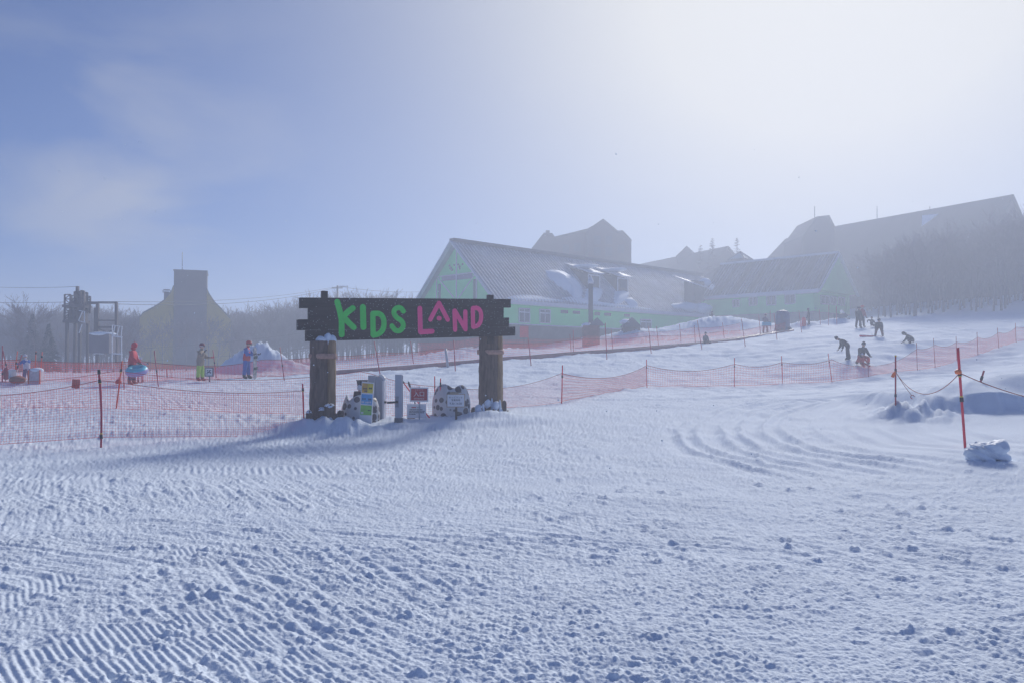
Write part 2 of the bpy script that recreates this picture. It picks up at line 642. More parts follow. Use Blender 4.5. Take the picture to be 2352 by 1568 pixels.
    h += q * (0.10 * np.clip(n1, 0, 1) + 0.05 * vnoise(x * 2, y * 2, 72))
    # net-foot tufts and footprints beside the conveyor
    h += 0.07 * w_far * np.clip(vnoise(x * 2.2, y * 2.2, 73) - 0.35, 0, 1) * (y < 90)
    return h * smooth((160 - r) / 60)


def build_ground():
    ya = 1 / np.linspace(1 / 3.2, 1 / 26.0, 560)
    yb = np.geomspace(26.0, 130.0, 330)[1:]
    yc = np.geomspace(130.0, 900.0, 60)[1:]
    rr = np.concatenate([[0.4, 1.0, 1.6, 2.2, 2.7], ya, yb, yc])
    th_f = np.linspace(R(-41), R(41), 1250)
    th_b = np.linspace(R(41), R(319), 60)[1:-1]
    th = np.concatenate([th_f, th_b])
    nr, na = len(rr), len(th)
    RR, TT = np.meshgrid(rr, th, indexing='ij')
    X = (RR * np.sin(TT)).ravel(); Y = (RR * np.cos(TT)).ravel()
    Z = ground(X, Y) + detail(X, Y)
    co = np.stack([X, Y, Z], 1)
    co = np.vstack([co, [[0, 0, gz(0, 0)]]]).astype(np.float32)
    i = np.arange(nr - 1)[:, None] * na
    j = np.arange(na)[None]
    j2 = (j + 1) % na
    quads = np.stack([i + j, i + na + j, i + na + j2, i + j2], -1).reshape(-1, 4)
    me = bpy.data.meshes.new('snow_ground')
    nq = len(quads)
    c = nr * na
    tri = np.stack([np.full(na, c), np.arange(na), (np.arange(na) + 1) % na], 1)
    me.vertices.add(len(co)); me.vertices.foreach_set('co', co.ravel())
    me.loops.add(nq * 4 + na * 3)
    me.loops.foreach_set('vertex_index', np.concatenate([quads.ravel(), tri.ravel()]).astype(np.int32))
    me.polygons.add(nq + na)
    me.polygons.foreach_set('loop_start', np.concatenate([np.arange(nq) * 4, nq * 4 + np.arange(na) * 3]).astype(np.int32))
    me.polygons.foreach_set('use_smooth', np.ones(nq + na, bool))
    me.materials.append(M_SNOWG)
    me.update(calc_edges=True)
    me.validate()
    o = bpy.data.objects.new('snow_ground', me)
    o['kind'] = 'structure'
    link(o)
    return co[:, 2].min()


ZMIN = build_ground()

# ------------------------------------------------------------------ shared materials
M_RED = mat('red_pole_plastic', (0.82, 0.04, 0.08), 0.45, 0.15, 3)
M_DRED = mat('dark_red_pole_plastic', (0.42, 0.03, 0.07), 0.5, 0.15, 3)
M_ORG = mat('orange_pole_plastic', (0.75, 0.10, 0.05), 0.45, 0.1, 3)
M_NET = mat('red_net_cord', (0.95, 0.13, 0.13), 0.7, 0.1, 3)
M_BLK = mat('black_rubber', (0.03, 0.03, 0.035), 0.6, 0.2, 8)
M_YEL = mat('yellow_tape', (0.75, 0.55, 0.04), 0.5, 0.1, 8)
_t = M_NET.node_tree
_tr = N(_t, 'ShaderNodeBsdfTranslucent')
_tr.inputs['Color'].default_value = (0.95, 0.22, 0.20, 1)
_ms = N(_t, 'ShaderNodeMixShader')
_ms.inputs[0].default_value = 0.5
_t.links.new(_t.nodes['Principled BSDF'].outputs[0], _ms.inputs[1])
_t.links.new(_tr.outputs[0], _ms.inputs[2])
_t.links.new(_ms.outputs[0], [n for n in _t.nodes if n.type == 'OUTPUT_MATERIAL'][0].inputs['Surface'])
M_ROPE = mat('red_rope', (0.30, 0.05, 0.05), 0.8, 0.15, 30)
M_BARK = mat('log_bark', (0.13, 0.092, 0.078), 0.9, 0.45, 5, 1.0, 22, stretch=(3.0, 3.0, 0.5))
M_TAN = mat('tan_log', (0.36, 0.24, 0.14), 0.8, 0.3, 4, 0.5, 30, stretch=(3.0, 3.0, 0.4))  # lighter tan for the right-hand log of each cluster
M_BOARD = mat('dark_stained_board', (0.024, 0.017, 0.019), 0.75, 0.5, 3, 0.3, 25, stretch=(0.5, 3.0, 4.0))
_t = M_BOARD.node_tree
_b = _t.nodes['Principled BSDF']
_vo = N(_t, 'ShaderNodeTexVoronoi')
_vo.inputs['Scale'].default_value = 26.0
_tc = N(_t, 'ShaderNodeTexCoord')
L(_t, _tc, 'Object', _vo, 'Vector')
_sc = N(_t, 'ShaderNodeSeparateColor')
L(_t, _vo, 'Color', _sc, 0)
_rad = math_node(_t, 'MULTIPLY', math_node(_t, 'GREATER_THAN', _sc.outputs[0], 0.80), 0.30)
_fk = math_node(_t, 'LESS_THAN', _vo.outputs['Distance'], _rad)
_mxb = N(_t, 'ShaderNodeMix', data_type='RGBA')
_src = _b.inputs['Base Color'].links[0].from_socket
_t.links.new(math_node(_t, 'MULTIPLY', _fk, 0.45), _mxb.inputs[0])
_t.links.new(_src, _mxb.inputs[6])
_mxb.inputs[7].default_value = (0.6, 0.64, 0.72, 1)
_t.links.new(_mxb.outputs[2], _b.inputs['Base Color'])
M_DWOOD = mat('dark_wood', (0.06, 0.045, 0.045), 0.8, 0.4, 5, 0.3, 20)
M_WOOD = mat('brown_board', (0.32, 0.16, 0.08), 0.7, 0.2, 5)
M_GREENP = mat('green_paint', (0.012, 0.64, 0.07), 0.5, 0.1, 7)
M_PINKP = mat('pink_paint', (1.0, 0.055, 0.27), 0.5, 0.1, 7)
M_STRAP = mat('strap', (0.40, 0.24, 0.19), 0.7, 0.2, 12)
M_STEEL = mat('grey_painted_steel', (0.40, 0.43, 0.50), 0.45, 0.06, 3, metal=0.0)
M_DSTEEL = mat('dark_grey_steel', (0.10, 0.11, 0.14), 0.5, 0.15, 4)
M_WHITE = mat('white_board', (0.74, 0.76, 0.80), 0.5, 0.04, 4)
M_SIGNRED = mat('sign_red', (0.42, 0.035, 0.06), 0.5, 0.06, 4)
M_INK = mat('dark_ink', (0.03, 0.035, 0.07), 0.6, 0.1, 4)
M_INKR = mat('red_ink', (0.55, 0.06, 0.08), 0.6, 0.1, 4)
M_PY = mat('yellow_print', (0.75, 0.60, 0.06), 0.5, 0.2, 7)
M_PB = mat('blue_print', (0.07, 0.36, 0.70), 0.5, 0.2, 7)
M_PG = mat('green_print', (0.22, 0.55, 0.10), 0.5, 0.25, 7)
M_PO = mat('orange_print', (0.62, 0.36, 0.07), 0.5, 0.2, 7)
M_FLAG = mat('orange_ribbon', (0.9, 0.20, 0.06), 0.6, 0.1, 7)


def c2(x, y):
    return ((720 + x / 3.92) / 1.08844, (700 + y / 3.92) / 1.08844)


def text_mesh(name, body, size, m, parent, loc, rz=0.0):
    cu = bpy.data.curves.new('lettering', 'FONT')
    cu.body = body
    cu.size = size
    cu.align_x = 'CENTER'
    cu.align_y = 'CENTER'
    cu.extrude = 0.001
    cu.resolution_u = 3
    tmp = bpy.data.objects.new('lettering', cu)
    COL.objects.link(tmp)
    bpy.context.view_layer.update()
    me = bpy.data.meshes.new_from_object(tmp.evaluated_get(bpy.context.evaluated_depsgraph_get()))
    bpy.data.objects.remove(tmp)
    bpy.data.curves.remove(cu)
    me.materials.clear()
    me.materials.append(m)
    o = bpy.data.objects.new(name, me)
    o.location = loc
    o.rotation_euler = (math.pi / 2, 0, rz)
    return link(o, parent)


def stroke(mb, pts, w, y0, y1, m=0, seg=7):
    """a brush stroke with round ends in the x-z plane"""
    P = [np.array(p, float) for p in pts]
    n = len(P)
    T = []
    for i in range(n):
        t = P[min(i + 1, n - 1)] - P[max(i - 1, 0)]
        T.append(t / (np.linalg.norm(t) + 1e-9))
    Nn = [np.array([-t[1], t[0]]) for t in T]
    h = w / 2
    out = [P[i] + Nn[i] * h for i in range(n)]
    a0 = math.atan2(Nn[-1][1], Nn[-1][0])
    out += [P[-1] + h * np.array([math.cos(a0 - math.pi * k / seg), math.sin(a0 - math.pi * k / seg)]) for k in range(1, seg)]
    out += [P[i] - Nn[i] * h for i in reversed(range(n))]
    a0 = math.atan2(-Nn[0][1], -Nn[0][0])
    out += [P[0] + h * np.array([math.cos(a0 - math.pi * k / seg), math.sin(a0 - math.pi * k / seg)]) for k in range(1, seg)]
    mb.prism([(p[0], 0, p[1]) for p in out], (0, y0, 0), (0, y1, 0), m)


def curve(pts, k=3):
    return list(chaikin(np.array(pts, float), k))


# ------------------------------------------------------------------ the log gate
GA = np.array([(686 - 1176) / F * 21.0, 21.0])
GB = np.array([(1176 - 1176) / F * 24.0, 24.0])
GU = (GB - GA) / np.linalg.norm(GB - GA)
GN = np.array([GU[1], -GU[0]])
G_RZ = math.atan2(GU[1], GU[0])


def on_gate(x, y, off=0.0):
    """picture point -> (s, z) on the board's plane, off metres in front of it"""
    px, py = c2(x, y)
    d = ray(px, py)
    o = GA + GN * off
    t = (o @ GN) / (d[:2] @ GN)
    p = d * t
    return float((p[:2] - o) @ GU), float(CAM_Z + p[2])


def gate_world(s, l):
    """local gate x,y -> world xy"""
    return GA + GU * s + np.array([-GU[1], GU[0]]) * l


def build_gate():
    g = thing('entrance_gate', 'rustic log gate with dark plank sign board in green and pink lettering', 'gate', (GA[0], GA[1], 0), G_RZ)
    b = MB()
    planks = [((112, 175), (2175, 190), (2175, 272), (112, 278)), ((197, 279), (2105, 273), (2105, 370), (197, 388)),
              ((88, 389), (2158, 371), (2158, 458), (88, 493)), ((170, 494), (2218, 459), (2218, 545), (170, 600))]
    for i, q in enumerate(planks):
        P = [on_gate(*c) for c in q]
        b.prism([(p[0], 0, p[1]) for p in P], (0, -0.06 - 0.004 * (i % 2), 0), (0, 0.07, 0))
    board = b.build('sign_board', M_BOARD, g)
    Wd = 1 / (3.92 * 1.08844) * 22.4 / F

    def pt(l):
        return [on_gate(x, y, 0.065) for x, y in l]
    letters = [
        ('K', M_GREENP, 55, [[(482, 215), (505, 300), (524, 390), (525, 535)], [(634, 278), (585, 315), (545, 352)], [(550, 372), (600, 425), (643, 464)]]),
        ('I', M_GREENP, 58, [[(733, 268), (738, 462)]]),
        ('D', M_GREENP, 52, [[(830, 332), (834, 538)], curve([(835, 330), (900, 328), (940, 380), (938, 480), (890, 532), (838, 541)])]),
        ('S', M_GREENP, 50, [curve([(1130, 308), (1105, 272), (1055, 275), (1030, 320), (1060, 370), (1115, 400), (1135, 450), (1100, 500), (1050, 498), (1018, 452)])]),
        ('L', M_PINKP, 50, [[(1291, 280), (1297, 508)], [(1300, 510), (1412, 503)]]),
        ('A', M_PINKP, 46, [[(1394, 388), (1478, 228)], [(1480, 230), (1564, 390)], [(1477, 377), (1483, 377.5)]]),
        ('N', M_PINKP, 46, [[(1630, 304), (1637, 488)], [(1634, 304), (1737, 482)], [(1736, 312), (1738, 484)]]),
        ('D', M_PINKP, 46, [[(1810, 280), (1813, 458)], curve([(1812, 278), (1862, 274), (1893, 320), (1891, 405), (1860, 450), (1815, 460)])]),
    ]
    for ch, m, w, sts in letters:
        lb = MB()
        for k, st in enumerate(sts):
            stroke(lb, pt(st), w * Wd, -0.066 - 0.012 - 0.003 * k, -0.0665 + 0.001 * k)
        lb.build('letter', m, board)
    for x0, x1, y0 in ((330, 389, 108), (1960, 2012, 146)):
        s0, z0 = on_gate(x0, y0, -0.1); s1, _ = on_gate(x1, y0, -0.1)
        b = MB()
        b.box(((s0 + s1) / 2, 0.14, z0 - 0.75), (s1 - s0, 0.13, 1.5))
        b.build('top_post', M_DWOOD, g)
    # log clusters
    for side, logs, yl, strap_y, stumps in (
            (0, [(300, 84, 600, M_BARK, 0), (428, 45, 598, M_TAN, 0.04), (360, 60, 610, M_BARK, 0.28)], -0.34, 742,
             [(205, 1270, 30), (255, 1330, 30), (330, 1240, 42), (405, 1205, 48), (510, 1270, 30), (470, 1300, 25), (180, 1360, 22)]),
            (1, [(1960, 82, 500, M_BARK, 0), (2068, 36, 510, M_TAN, 0.02), (2010, 60, 500, M_BARK, 0.3)], 0.42, 702,
             [(1870, 1225, 36), (1820, 1240, 25), (1960, 1170, 30), (2040, 1190, 30), (2095, 1250, 30), (2120, 1175, 20), (1905, 1260, 25), (2140, 1290, 20)])):
        post = None
        for k, (cx, hw, ty, m, dy) in enumerate(logs):
            s, z = on_gate(cx, ty, -yl)
            s2, _ = on_gate(cx + hw, ty, -yl)
            r = s2 - s
            wx, wy = gate_world(s, yl + dy)
            zb = gz(wx, wy) - 0.25
            b = MB()
            ph = k * 1.7 + side

            def jit(a, zz):
                return 1 + 0.04 * math.sin(3 * a + ph + zz) + 0.03 * math.sin(7 * a - ph + 2.3 * zz) + 0.03 * math.sin(zz * 9 + a * 2) + 0.02 * math.sin(zz * 23 + a * 5)
            prof = [(r * 1.10, zb), (r * 1.03, zb + 0.5)] + [(r, zb + 0.5 + (z - zb - 0.5) * i / 22) for i in range(1, 23)] + [(r * 0.93, z + 0.015)]
            b.lathe(prof, (s, yl + dy, 0), 28, 0, jit)
            if post is None:
                post = b.build('post', m, g)
            else:
                b.build('log', m, post)
            if side == 0 and k < 2:
                sb = MB()
                sb.blob((s + (0.03 if k else 0.06), yl + dy, z + 0.02), (r * (0.62 if k == 0 else 0.9), r * 0.9, 0.13 if k == 0 else 0.15), seed=k, rough=0.15)
                if k == 1:
                    sb.blob((s - 0.09, yl + dy + 0.02, z + 0.03), (0.12, 0.12, 0.2), seed=5, rough=0.15)
                sb.build('snow_cap', M_SNOW, post)
        s, z = on_gate(logs[0][0] + 40, strap_y, -yl)
        rr = 0.36 if side == 0 else 0.37
        b = MB()
        x0, _ = on_gate(logs[0][0] - logs[0][1] - 5, strap_y, -yl)
        x1, _ = on_gate(logs[1][0] + logs[1][1] + 5, strap_y, -yl)
        b.lathe([((x1 - x0) / 2, -0.075), ((x1 - x0) / 2 + 0.012, -0.03), ((x1 - x0) / 2 + 0.012, 0.04), ((x1 - x0) / 2, 0.07)],
                ((x0 + x1) / 2, yl + 0.06, z), 24, 0, None, True, 1.0, 0.95)
        b.build('strap', M_STRAP, post)
        for k, (cx, ty, hw) in enumerate(stumps):
            ys = yl - 0.42 + 0.05 * ((k * 7) % 5)
            s, z = on_gate(cx, ty, -ys)
            s2, _ = on_gate(cx + hw, ty, -ys)
            r = s2 - s
            wx, wy = gate_world(s, ys)
            zb = gz(wx, wy) - 0.25
            b = MB()
            b.lathe([(r * 1.05, zb), (r, zb + 0.3), (r, z - 0.10), (r * 0.75, z - 0.03), (r * 0.12, z)], (s, ys, 0), 12, 0,
                    lambda a, zz: 1 + 0.06 * math.sin(3 * a + k))
            st = b.build('stump', M_BARK, post)
            if side == 1 and k in (0, 2, 3, 4) or side == 0 and k in (0, 2, 3):
                sb = MB()
                sb.blob((s, ys - 0.0, z - 0.075), (r * 0.95, r * 0.95, 0.075 if side == 0 else 0.10), seed=k + 3, rough=0.3, freq=2)
                if side == 1:
                    sb.blob((s + r * 0.9, ys - 0.06, z - 0.2), (0.05, 0.07, 0.26), seed=k + 9, rough=0.3)
                    sb.blob((s - r * 0.6, ys - 0.1, z - 0.12), (0.11, 0.1, 0.13), seed=k + 19, rough=0.3)
                sb.build('snow_cap', M_SNOW, st)


build_gate()


# ------------------------------------------------------------------ spotted egg shells
def spotted():
    m = bpy.data.materials.new('spotted_shell')
    m.use_nodes = True
    t = m.node_tree
    b = t.nodes['Principled BSDF']
    b.inputs['Roughness'].default_value = 0.55
    tc = N(t, 'ShaderNodeTexCoord')
    mp_ = N(t, 'ShaderNodeMapping')
    mp_.inputs['Location'].default_value = (0.3, 0.1, 0.15)
    L(t, tc, 'Object', mp_, 0)
    v = N(t, 'ShaderNodeTexVoronoi')
    v.inputs['Scale'].default_value = 5.0
    v.inputs['Randomness'].default_value = 0.75
    L(t, mp_, 0, v, 'Vector')
    sep = N(t, 'ShaderNodeSeparateColor')
    L(t, v, 'Color', sep, 0)
    th = math_node(t, 'ADD', math_node(t, 'MULTIPLY', sep.outputs[0], 0.20), 0.36)
    edge = math_node(t, 'SUBTRACT', th, v.outputs['Distance'])
    fac = math_node(t, 'MULTIPLY', edge, 18.0, True)
    mxn = N(t, 'ShaderNodeMix', data_type='RGBA')
    mxn.inputs[6].default_value = (0.55, 0.57, 0.60, 1)
    mxn.inputs[7].default_value = (0.085, 0.08, 0.10, 1)
    t.links.new(fac, mxn.inputs[0])
    t.links.new(mxn.outputs[2], b.inputs['Base Color'])
    n2 = N(t, 'ShaderNodeTexNoise')
    n2.inputs['Scale'].default_value = 18
    L(t, tc, 'Object', n2, 'Vector')
    bp = N(t, 'ShaderNodeBump')
    bp.inputs['Strength'].default_value = 0.4
    bp.inputs['Distance'].default_value = 0.02
    L(t, n2, 'Fac', bp, 'Height')
    L(t, bp, 0, b, 'Normal')
    return m


M_SPOT = spotted()


PI = math.pi


def egg_shell(x0, x1, ytip, Y, label, tips, hgt):
    pa = c2((x0 + x1) / 2, ytip)
    cx = D(pa[0], pa[1], Y)[0]
    r = (x1 - x0) / 2 / (3.92 * 1.08844) * Y / F
    zb = gz(cx, Y) - 0.12
    e = thing('egg_shell', label, 'ornament', (cx, Y, zb), 0.0, 'broken egg shells at the gate')
    n, rings = 48, 12
    b = MB()
    vs, fs = [], []

    def rim(a):
        z = 0.62
        for (t, h, w) in tips:
            d = abs((a - t + math.pi) % (2 * math.pi) - math.pi)
            z = max(z, 0.62 + (h - 0.62) * max(0.0, math.cos(min(d * w * 3.0, PI / 2))) ** 0.8)
        return z * hgt
    for lay in (0, 1):
        for i in range(rings + 1):
            for k in range(n):
                a = 2 * math.pi * k / n
                zt = rim(a)
                z = zt * i / rings
                q = z / hgt
                rr = r * (0.86 + 0.42 * q - 0.62 * q * q) * (1 - 0.05 * lay)
                vs.append((rr * math.cos(a), rr * math.sin(a) * 0.85, z))
    o = (rings + 1) * n
    for i in range(rings):
        for k in range(n):
            k2 = (k + 1) % n
            fs.append((i * n + k, i * n + k2, (i + 1) * n + k2, (i + 1) * n + k))
            fs.append((o + i * n + k, o + (i + 1) * n + k, o + (i + 1) * n + k2, o + i * n + k2))
    for k in range(n):
        k2 = (k + 1) % n
        fs.append((rings * n + k, rings * n + k2, o + rings * n + k2, o + rings * n + k))
        fs.append((k, o + k, o + k2, k2))
    b.add(vs, fs, 0, True)
    b.build('shell', M_SPOT, e)
    sb = MB()
    sb.blob((0, 0, hgt * 0.42), (r * 0.8, r * 0.66, hgt * 0.16), seed=int(x0), rough=0.2)
    sb.build('snow_fill', M_SNOW, e)


PI = math.pi
egg_shell(510, 912, 1250, 21.6, 'white broken egg shell with grey spots half hidden behind the coloured price banner',
          [(PI * 1.04, 1.0, 0.6), (PI * 1.55, 1.0, 0.5), (PI * 1.9, 0.9, 0.6), (PI * 0.5, 0.85, 0.5)], 0.88)
egg_shell(1398, 1802, 1170, 23.2, 'white broken egg shell with dark grey spots behind the opening hours sign',
          [(PI * 1.33, 1.03, 0.42), (PI * 1.78, 1.0, 0.45), (PI * 0.5, 0.85, 0.5)], 1.02)


# ------------------------------------------------------------------ signs and gates under the beam
def placed(x, y, Y, sink=0.0):
    """ground point under picture column x of the gate crop at depth Y"""
    p = D(*c2(x, y), Y)
    return np.array([p[0], Y, gz(p[0], Y) - sink])


def loc_on(base, rz, x, y):
    """picture point -> local (x, z) on the vertical plane through base turned by rz"""
    u = np.array([math.cos(rz), math.sin(rz)]); n = np.array([u[1], -u[0]])
    d = ray(*c2(x, y))
    t = (base[:2] @ n) / (d[:2] @ n)
    p = d * t
    return float((p[:2] - base[:2]) @ u), float(CAM_Z + p[2] - base[2])


def rect(base, rz, x0, y0, x1, y1):
    a = loc_on(base, rz, x0, y0); b = loc_on(base, rz, x1, y1)
    return a[0], b[1], b[0], a[1]      # x0, z0, x1, z1


def plate(mb, r, y0, y1, m=0):
    mb.box(((r[0] + r[2]) / 2, (y0 + y1) / 2, (r[1] + r[3]) / 2), (r[2] - r[0], abs(y1 - y0), r[3] - r[1]), m)


def build_gate_things():
    rz = -0.06
    # price banner
    bs = placed(765, 1400, 21.0)
    t = thing('price_banner', 'tilted white banner with yellow, blue and green price panels', 'banner', bs, rz)
    P = [loc_on(bs, rz, *q) for q in ((725, 990), (843, 1003), (820, 1412), (697, 1398))]
    b = MB(); b.prism([(p[0], 0, p[1]) for p in P], (0, -0.02, 0), (0, 0.02, 0)); b.build('backing', M_WHITE, t)
    for q, ma, mb_, lines in (
            ([(731, 1004), (838, 1013), (832, 1106), (725, 1098)], M_PY, M_PO, [(740, 1050, 775, 1068), (795, 1048, 828, 1066), (752, 1074, 780, 1092)]),
            ([(724, 1110), (831, 1119), (825, 1216), (717, 1207)], M_PB, M_PB, [(730, 1152, 765, 1166), (790, 1155, 820, 1172)]),
            ([(715, 1219), (823, 1227), (818, 1320), (709, 1313)], M_PG, M_PG, [(785, 1264, 812, 1280)])):
        P = [loc_on(bs, rz, *c) for c in q]
        b = MB(); b.prism([(p[0], 0, p[1]) for p in P], (0, -0.026, 0), (0, -0.0205, 0)); pn = b.build('panel', ma, t)
        if ma is not mb_:
            m1 = [P[0], ((P[0][0] + P[1][0]) / 2, (P[0][1] + P[1][1]) / 2), ((P[2][0] + P[3][0]) / 2, (P[2][1] + P[3][1]) / 2), P[3]]
            b = MB(); b.prism([(p[0], 0, p[1]) for p in m1], (0, -0.029, 0), (0, -0.0262, 0)); b.build('print', mb_, pn)
        b = MB()
        for l in lines:
            r_ = rect(bs, rz, *l)
            n = 3
            w = (r_[2] - r_[0]) / n
            for k in range(n):
                b.box((r_[0] + w * (k + 0.5), -0.0315, (r_[1] + r_[3]) / 2), (w * 0.72, 0.003, (r_[3] - r_[1]) * (0.9 - 0.25 * (k % 2))))
        b.build('lettering', M_INK, pn)
    w = MB()
    for l in ((722, 1182, 750, 1200), (760, 1186, 818, 1202)):
        r_ = rect(bs, rz, *l)
        for k in range(4):
            ww = (r_[2] - r_[0]) / 4
            w.box((r_[0] + ww * (k + 0.5), -0.0315, (r_[1] + r_[3]) / 2), (ww * 0.65, 0.003, (r_[3] - r_[1])))
    for l in ((716, 1286, 742, 1306),):
        r_ = rect(bs, rz, *l)
        for k in range(2):
            ww = (r_[2] - r_[0]) / 2
            w.box((r_[0] + ww * (k + 0.5), -0.0315, (r_[1] + r_[3]) / 2), (ww * 0.75, 0.003, (r_[3] - r_[1])))
    w.build('lettering', M_WHITE, t)
    # dark tapered bin on a dark stand behind the banner
    bs = placed(700, 1400, 21.9)
    t = thing('tapered_bin', 'dark tapered bin on brown stand behind the price banner', 'bin', bs, 0.1)
    x0, z0, x1, z1 = rect(bs, 0.1, 668, 975, 785, 1078)
    b = MB()
    cx = (x0 + x1) / 2; hw = (x1 - x0) / 2
    b.lathe([(hw * 0.62, z0), (hw * 0.95, z1 - 0.02), (hw * 1.03, z1 - 0.02), (hw * 1.03, z1), (hw * 0.9, z1), (hw * 0.6, z0 + 0.03)], (cx, 0, 0), 20, 0, None, True, 1.0, 0.8)
    b.build('bucket', M_DSTEEL, t)
    r_ = rect(bs, 0.1, 655, 1080, 722, 1240)
    b = MB(); b.lathe([(0.13, -0.1), (0.15, 0.5), (0.17, z0 * 0.75), (0.14, z0 - 0.02)], ((r_[0] + r_[2]) / 2 + 0.02, 0, 0), 14, 0, lambda a, z: 1 + 0.06 * math.sin(3 * a + z * 4))
    b.build('stand', M_DWOOD, t)
    r_ = rect(bs, 0.1, 690, 1035, 716, 1062)
    b = MB(); b.blob(((r_[0] + r_[2]) / 2, -hw * 0.62, (r_[1] + r_[3]) / 2), (0.07, 0.06, 0.08), rough=0.3); b.build('snow_patch', M_SNOW, t)
    # grey access gate cabinet
    bs = placed(832, 1350, 22.2)
    t = thing('access_cabinet', 'tall grey access gate cabinet with rounded rear panel', 'ticket gate', bs, -0.25)
    x0, z0, x1, z1 = rect(bs, -0.25, 800, 930, 862, 1350)
    b = MB(); b.box(((x0 + x1) / 2, 0, (z1 - 0.1) / 2), (x1 - x0, 0.2, z1 + 0.1)); b.build('column', M_STEEL, t)
    x2, z2 = loc_on(bs, -0.25, 945, 942)
    pr = [(x1 + 0.002, -0.1), (x2 - 0.02, -0.1)]
    zt = z2 - 0.0
    for k in range(7):
        a = PI / 2 * k / 6
        pr.append((x2 - 0.02 - 0.16 * (1 - math.cos(a)), zt - 0.16 + 0.16 * math.sin(a)))
    pr.append((x1 + 0.002, zt))
    b = MB(); b.prism([(p[0], 0, p[1]) for p in pr], (0, -0.03, 0), (0, 0.09, 0)); pn = b.build('side_panel', M_STEEL, t)
    b = MB()
    P2 = [(p[0], p[1]) for p in pr[1:-1]]
    for i in range(len(P2) - 1):
        b.bar((P2[i][0], 0.02, P2[i][1]), (P2[i + 1][0], 0.02, P2[i + 1][1]), 0.05, 0.15)
    b.build('edge_trim', M_WHITE, pn)
    kx, kz = loc_on(bs, -0.25, 951, 1193)
    b = MB(); b.box((kx, 0.02, kz), (0.05, 0.07, 0.06)); b.build('stop_block', M_BLK, t)
    # slim access post with arm
    bs = placed(1085, 1470, 21.4)
    t = thing('access_post', 'slim grey access post with dark base and turnstile arm', 'ticket gate', bs, 0.05)
    x0, z0, x1, z1 = rect(bs, 0.05, 1052, 922, 1116, 1345)
    b = MB(); b.box(((x0 + x1) / 2, 0, (z0 + z1) / 2), (x1 - x0, 0.17, z1 - z0))
    b.box((x1 + 0.012, 0.05, (z0 + z1) / 2), (0.022, 0.08, z1 - z0 - 0.04))
    col = b.build('column', M_STEEL, t)
    r_ = rect(bs, 0.05, 1045, 1346, 1125, 1470)
    b = MB(); b.box(((r_[0] + r_[2]) / 2, 0, (z0 - 0.08) / 2), (r_[2] - r_[0], 0.2, z0 + 0.08)); b.build('base', M_DSTEEL, t)
    r_ = rect(bs, 0.05, 1053, 1134, 1090, 1240)
    b = MB(); b.box(((r_[0] + r_[2]) / 2, -0.092, (r_[1] + r_[3]) / 2), (r_[2] - r_[0], 0.014, r_[3] - r_[1])); b.build('reader_panel', mat('reader_grey', (0.24, 0.26, 0.32), 0.4), col)
    a = loc_on(bs, 0.05, 974, 1196); c = loc_on(bs, 0.05, 1082, 1189)
    b = MB(); b.tube([(a[0], -0.115, a[1]), (c[0], -0.115, c[1])], 0.03, 10); b.build('arm', M_BLK, t)
    # entrance sign
    bs = placed(1280, 1465, 22.0)
    t = thing('entrance_sign', 'red entrance sign in white frame on thin grey post', 'sign', bs, -0.1)
    fr = rect(bs, -0.1, 1195, 1047, 1376, 1188)
    b = MB(); plate(b, fr, -0.03, 0.0); fo = b.build('frame', M_WHITE, t)
    rf = rect(bs, -0.1, 1209, 1060, 1366, 1174)
    b = MB(); plate(b, rf, -0.034, -0.0305); pn = b.build('red_panel', M_SIGNRED, t)
    cx, cz = (rf[0] + rf[2]) / 2, (rf[1] + rf[3]) / 2
    hh = rf[3] - rf[1]
    text_mesh('lettering', '\u5165\u53e3', hh * 0.50, M_WHITE, pn, (cx, -0.037, cz + hh * 0.02))
    text_mesh('lettering', 'ENTRANCE', hh * 0.175, M_WHITE, pn, (cx, -0.037, cz - hh * 0.36))
    b = MB()
    for k in range(5):
        b.box((cx + (k - 2) * hh * 0.16, -0.036, cz + hh * 0.40), (hh * 0.075, 0.003, hh * 0.07))
    b.build('lettering', mat('pale_red_print', (0.6, 0.3, 0.33), 0.5), pn)
    b = MB(); b.tube([(cx, 0.02, -0.3), (cx, 0.02, fr[3] + 0.03)], 0.018, 10); b.build('post', M_STEEL, t)
    # notice board
    bs = placed(1215, 1465, 22.3)
    t = thing('notice_board', 'white notice board with small print leaning on brown board below the entrance sign', 'sign', bs, -0.08)
    fr = rect(bs, -0.08, 1182, 1205, 1366, 1344)
    b = MB(); plate(b, fr, -0.22, -0.2); pn = b.build('notice_sheet', M_WHITE, t)
    fb = rect(bs, -0.08, 1172, 1210, 1246, 1382)
    b = MB(); plate(b, fb, -0.05, -0.02); b.build('backing_board', M_WOOD, t)
    wd, ht = fr[2] - fr[0], fr[3] - fr[1]
    b = MB(); b.box((fr[0] + wd * 0.36, -0.2225, fr[3] - ht * 0.25), (wd * 0.24, 0.003, ht * 0.07)); b.build('heading', M_INKR, pn)
    b = MB()
    b.box((fr[0] + wd * 0.62, -0.2225, fr[3] - ht * 0.26), (wd * 0.2, 0.003, ht * 0.03))
    for r, (a, e) in enumerate(((0.14, 0.82), (0.12, 0.90), (0.12, 0.86), (0.12, 0.40))):
        x = a
        k = 0
        while x < e:
            w_1 = 0.03 + 0.03 * ((k * 7 + r * 3) % 4)
            b.box((fr[0] + wd * (x + w_1 / 2), -0.2225, fr[3] - ht * (0.40 + 0.105 * r)), (wd * w_1, 0.003, ht * 0.045))
            x += w_1 + 0.012; k += 1
    b.build('lettering', M_INK, pn)
    b = MB(); b.box((loc_on(bs, -0.08, 1213, 1400)[0], 0.01, fb[3] / 2 - 0.2), (0.075, 0.06, fb[3] + 0.1)); b.build('post', M_DSTEEL, t)
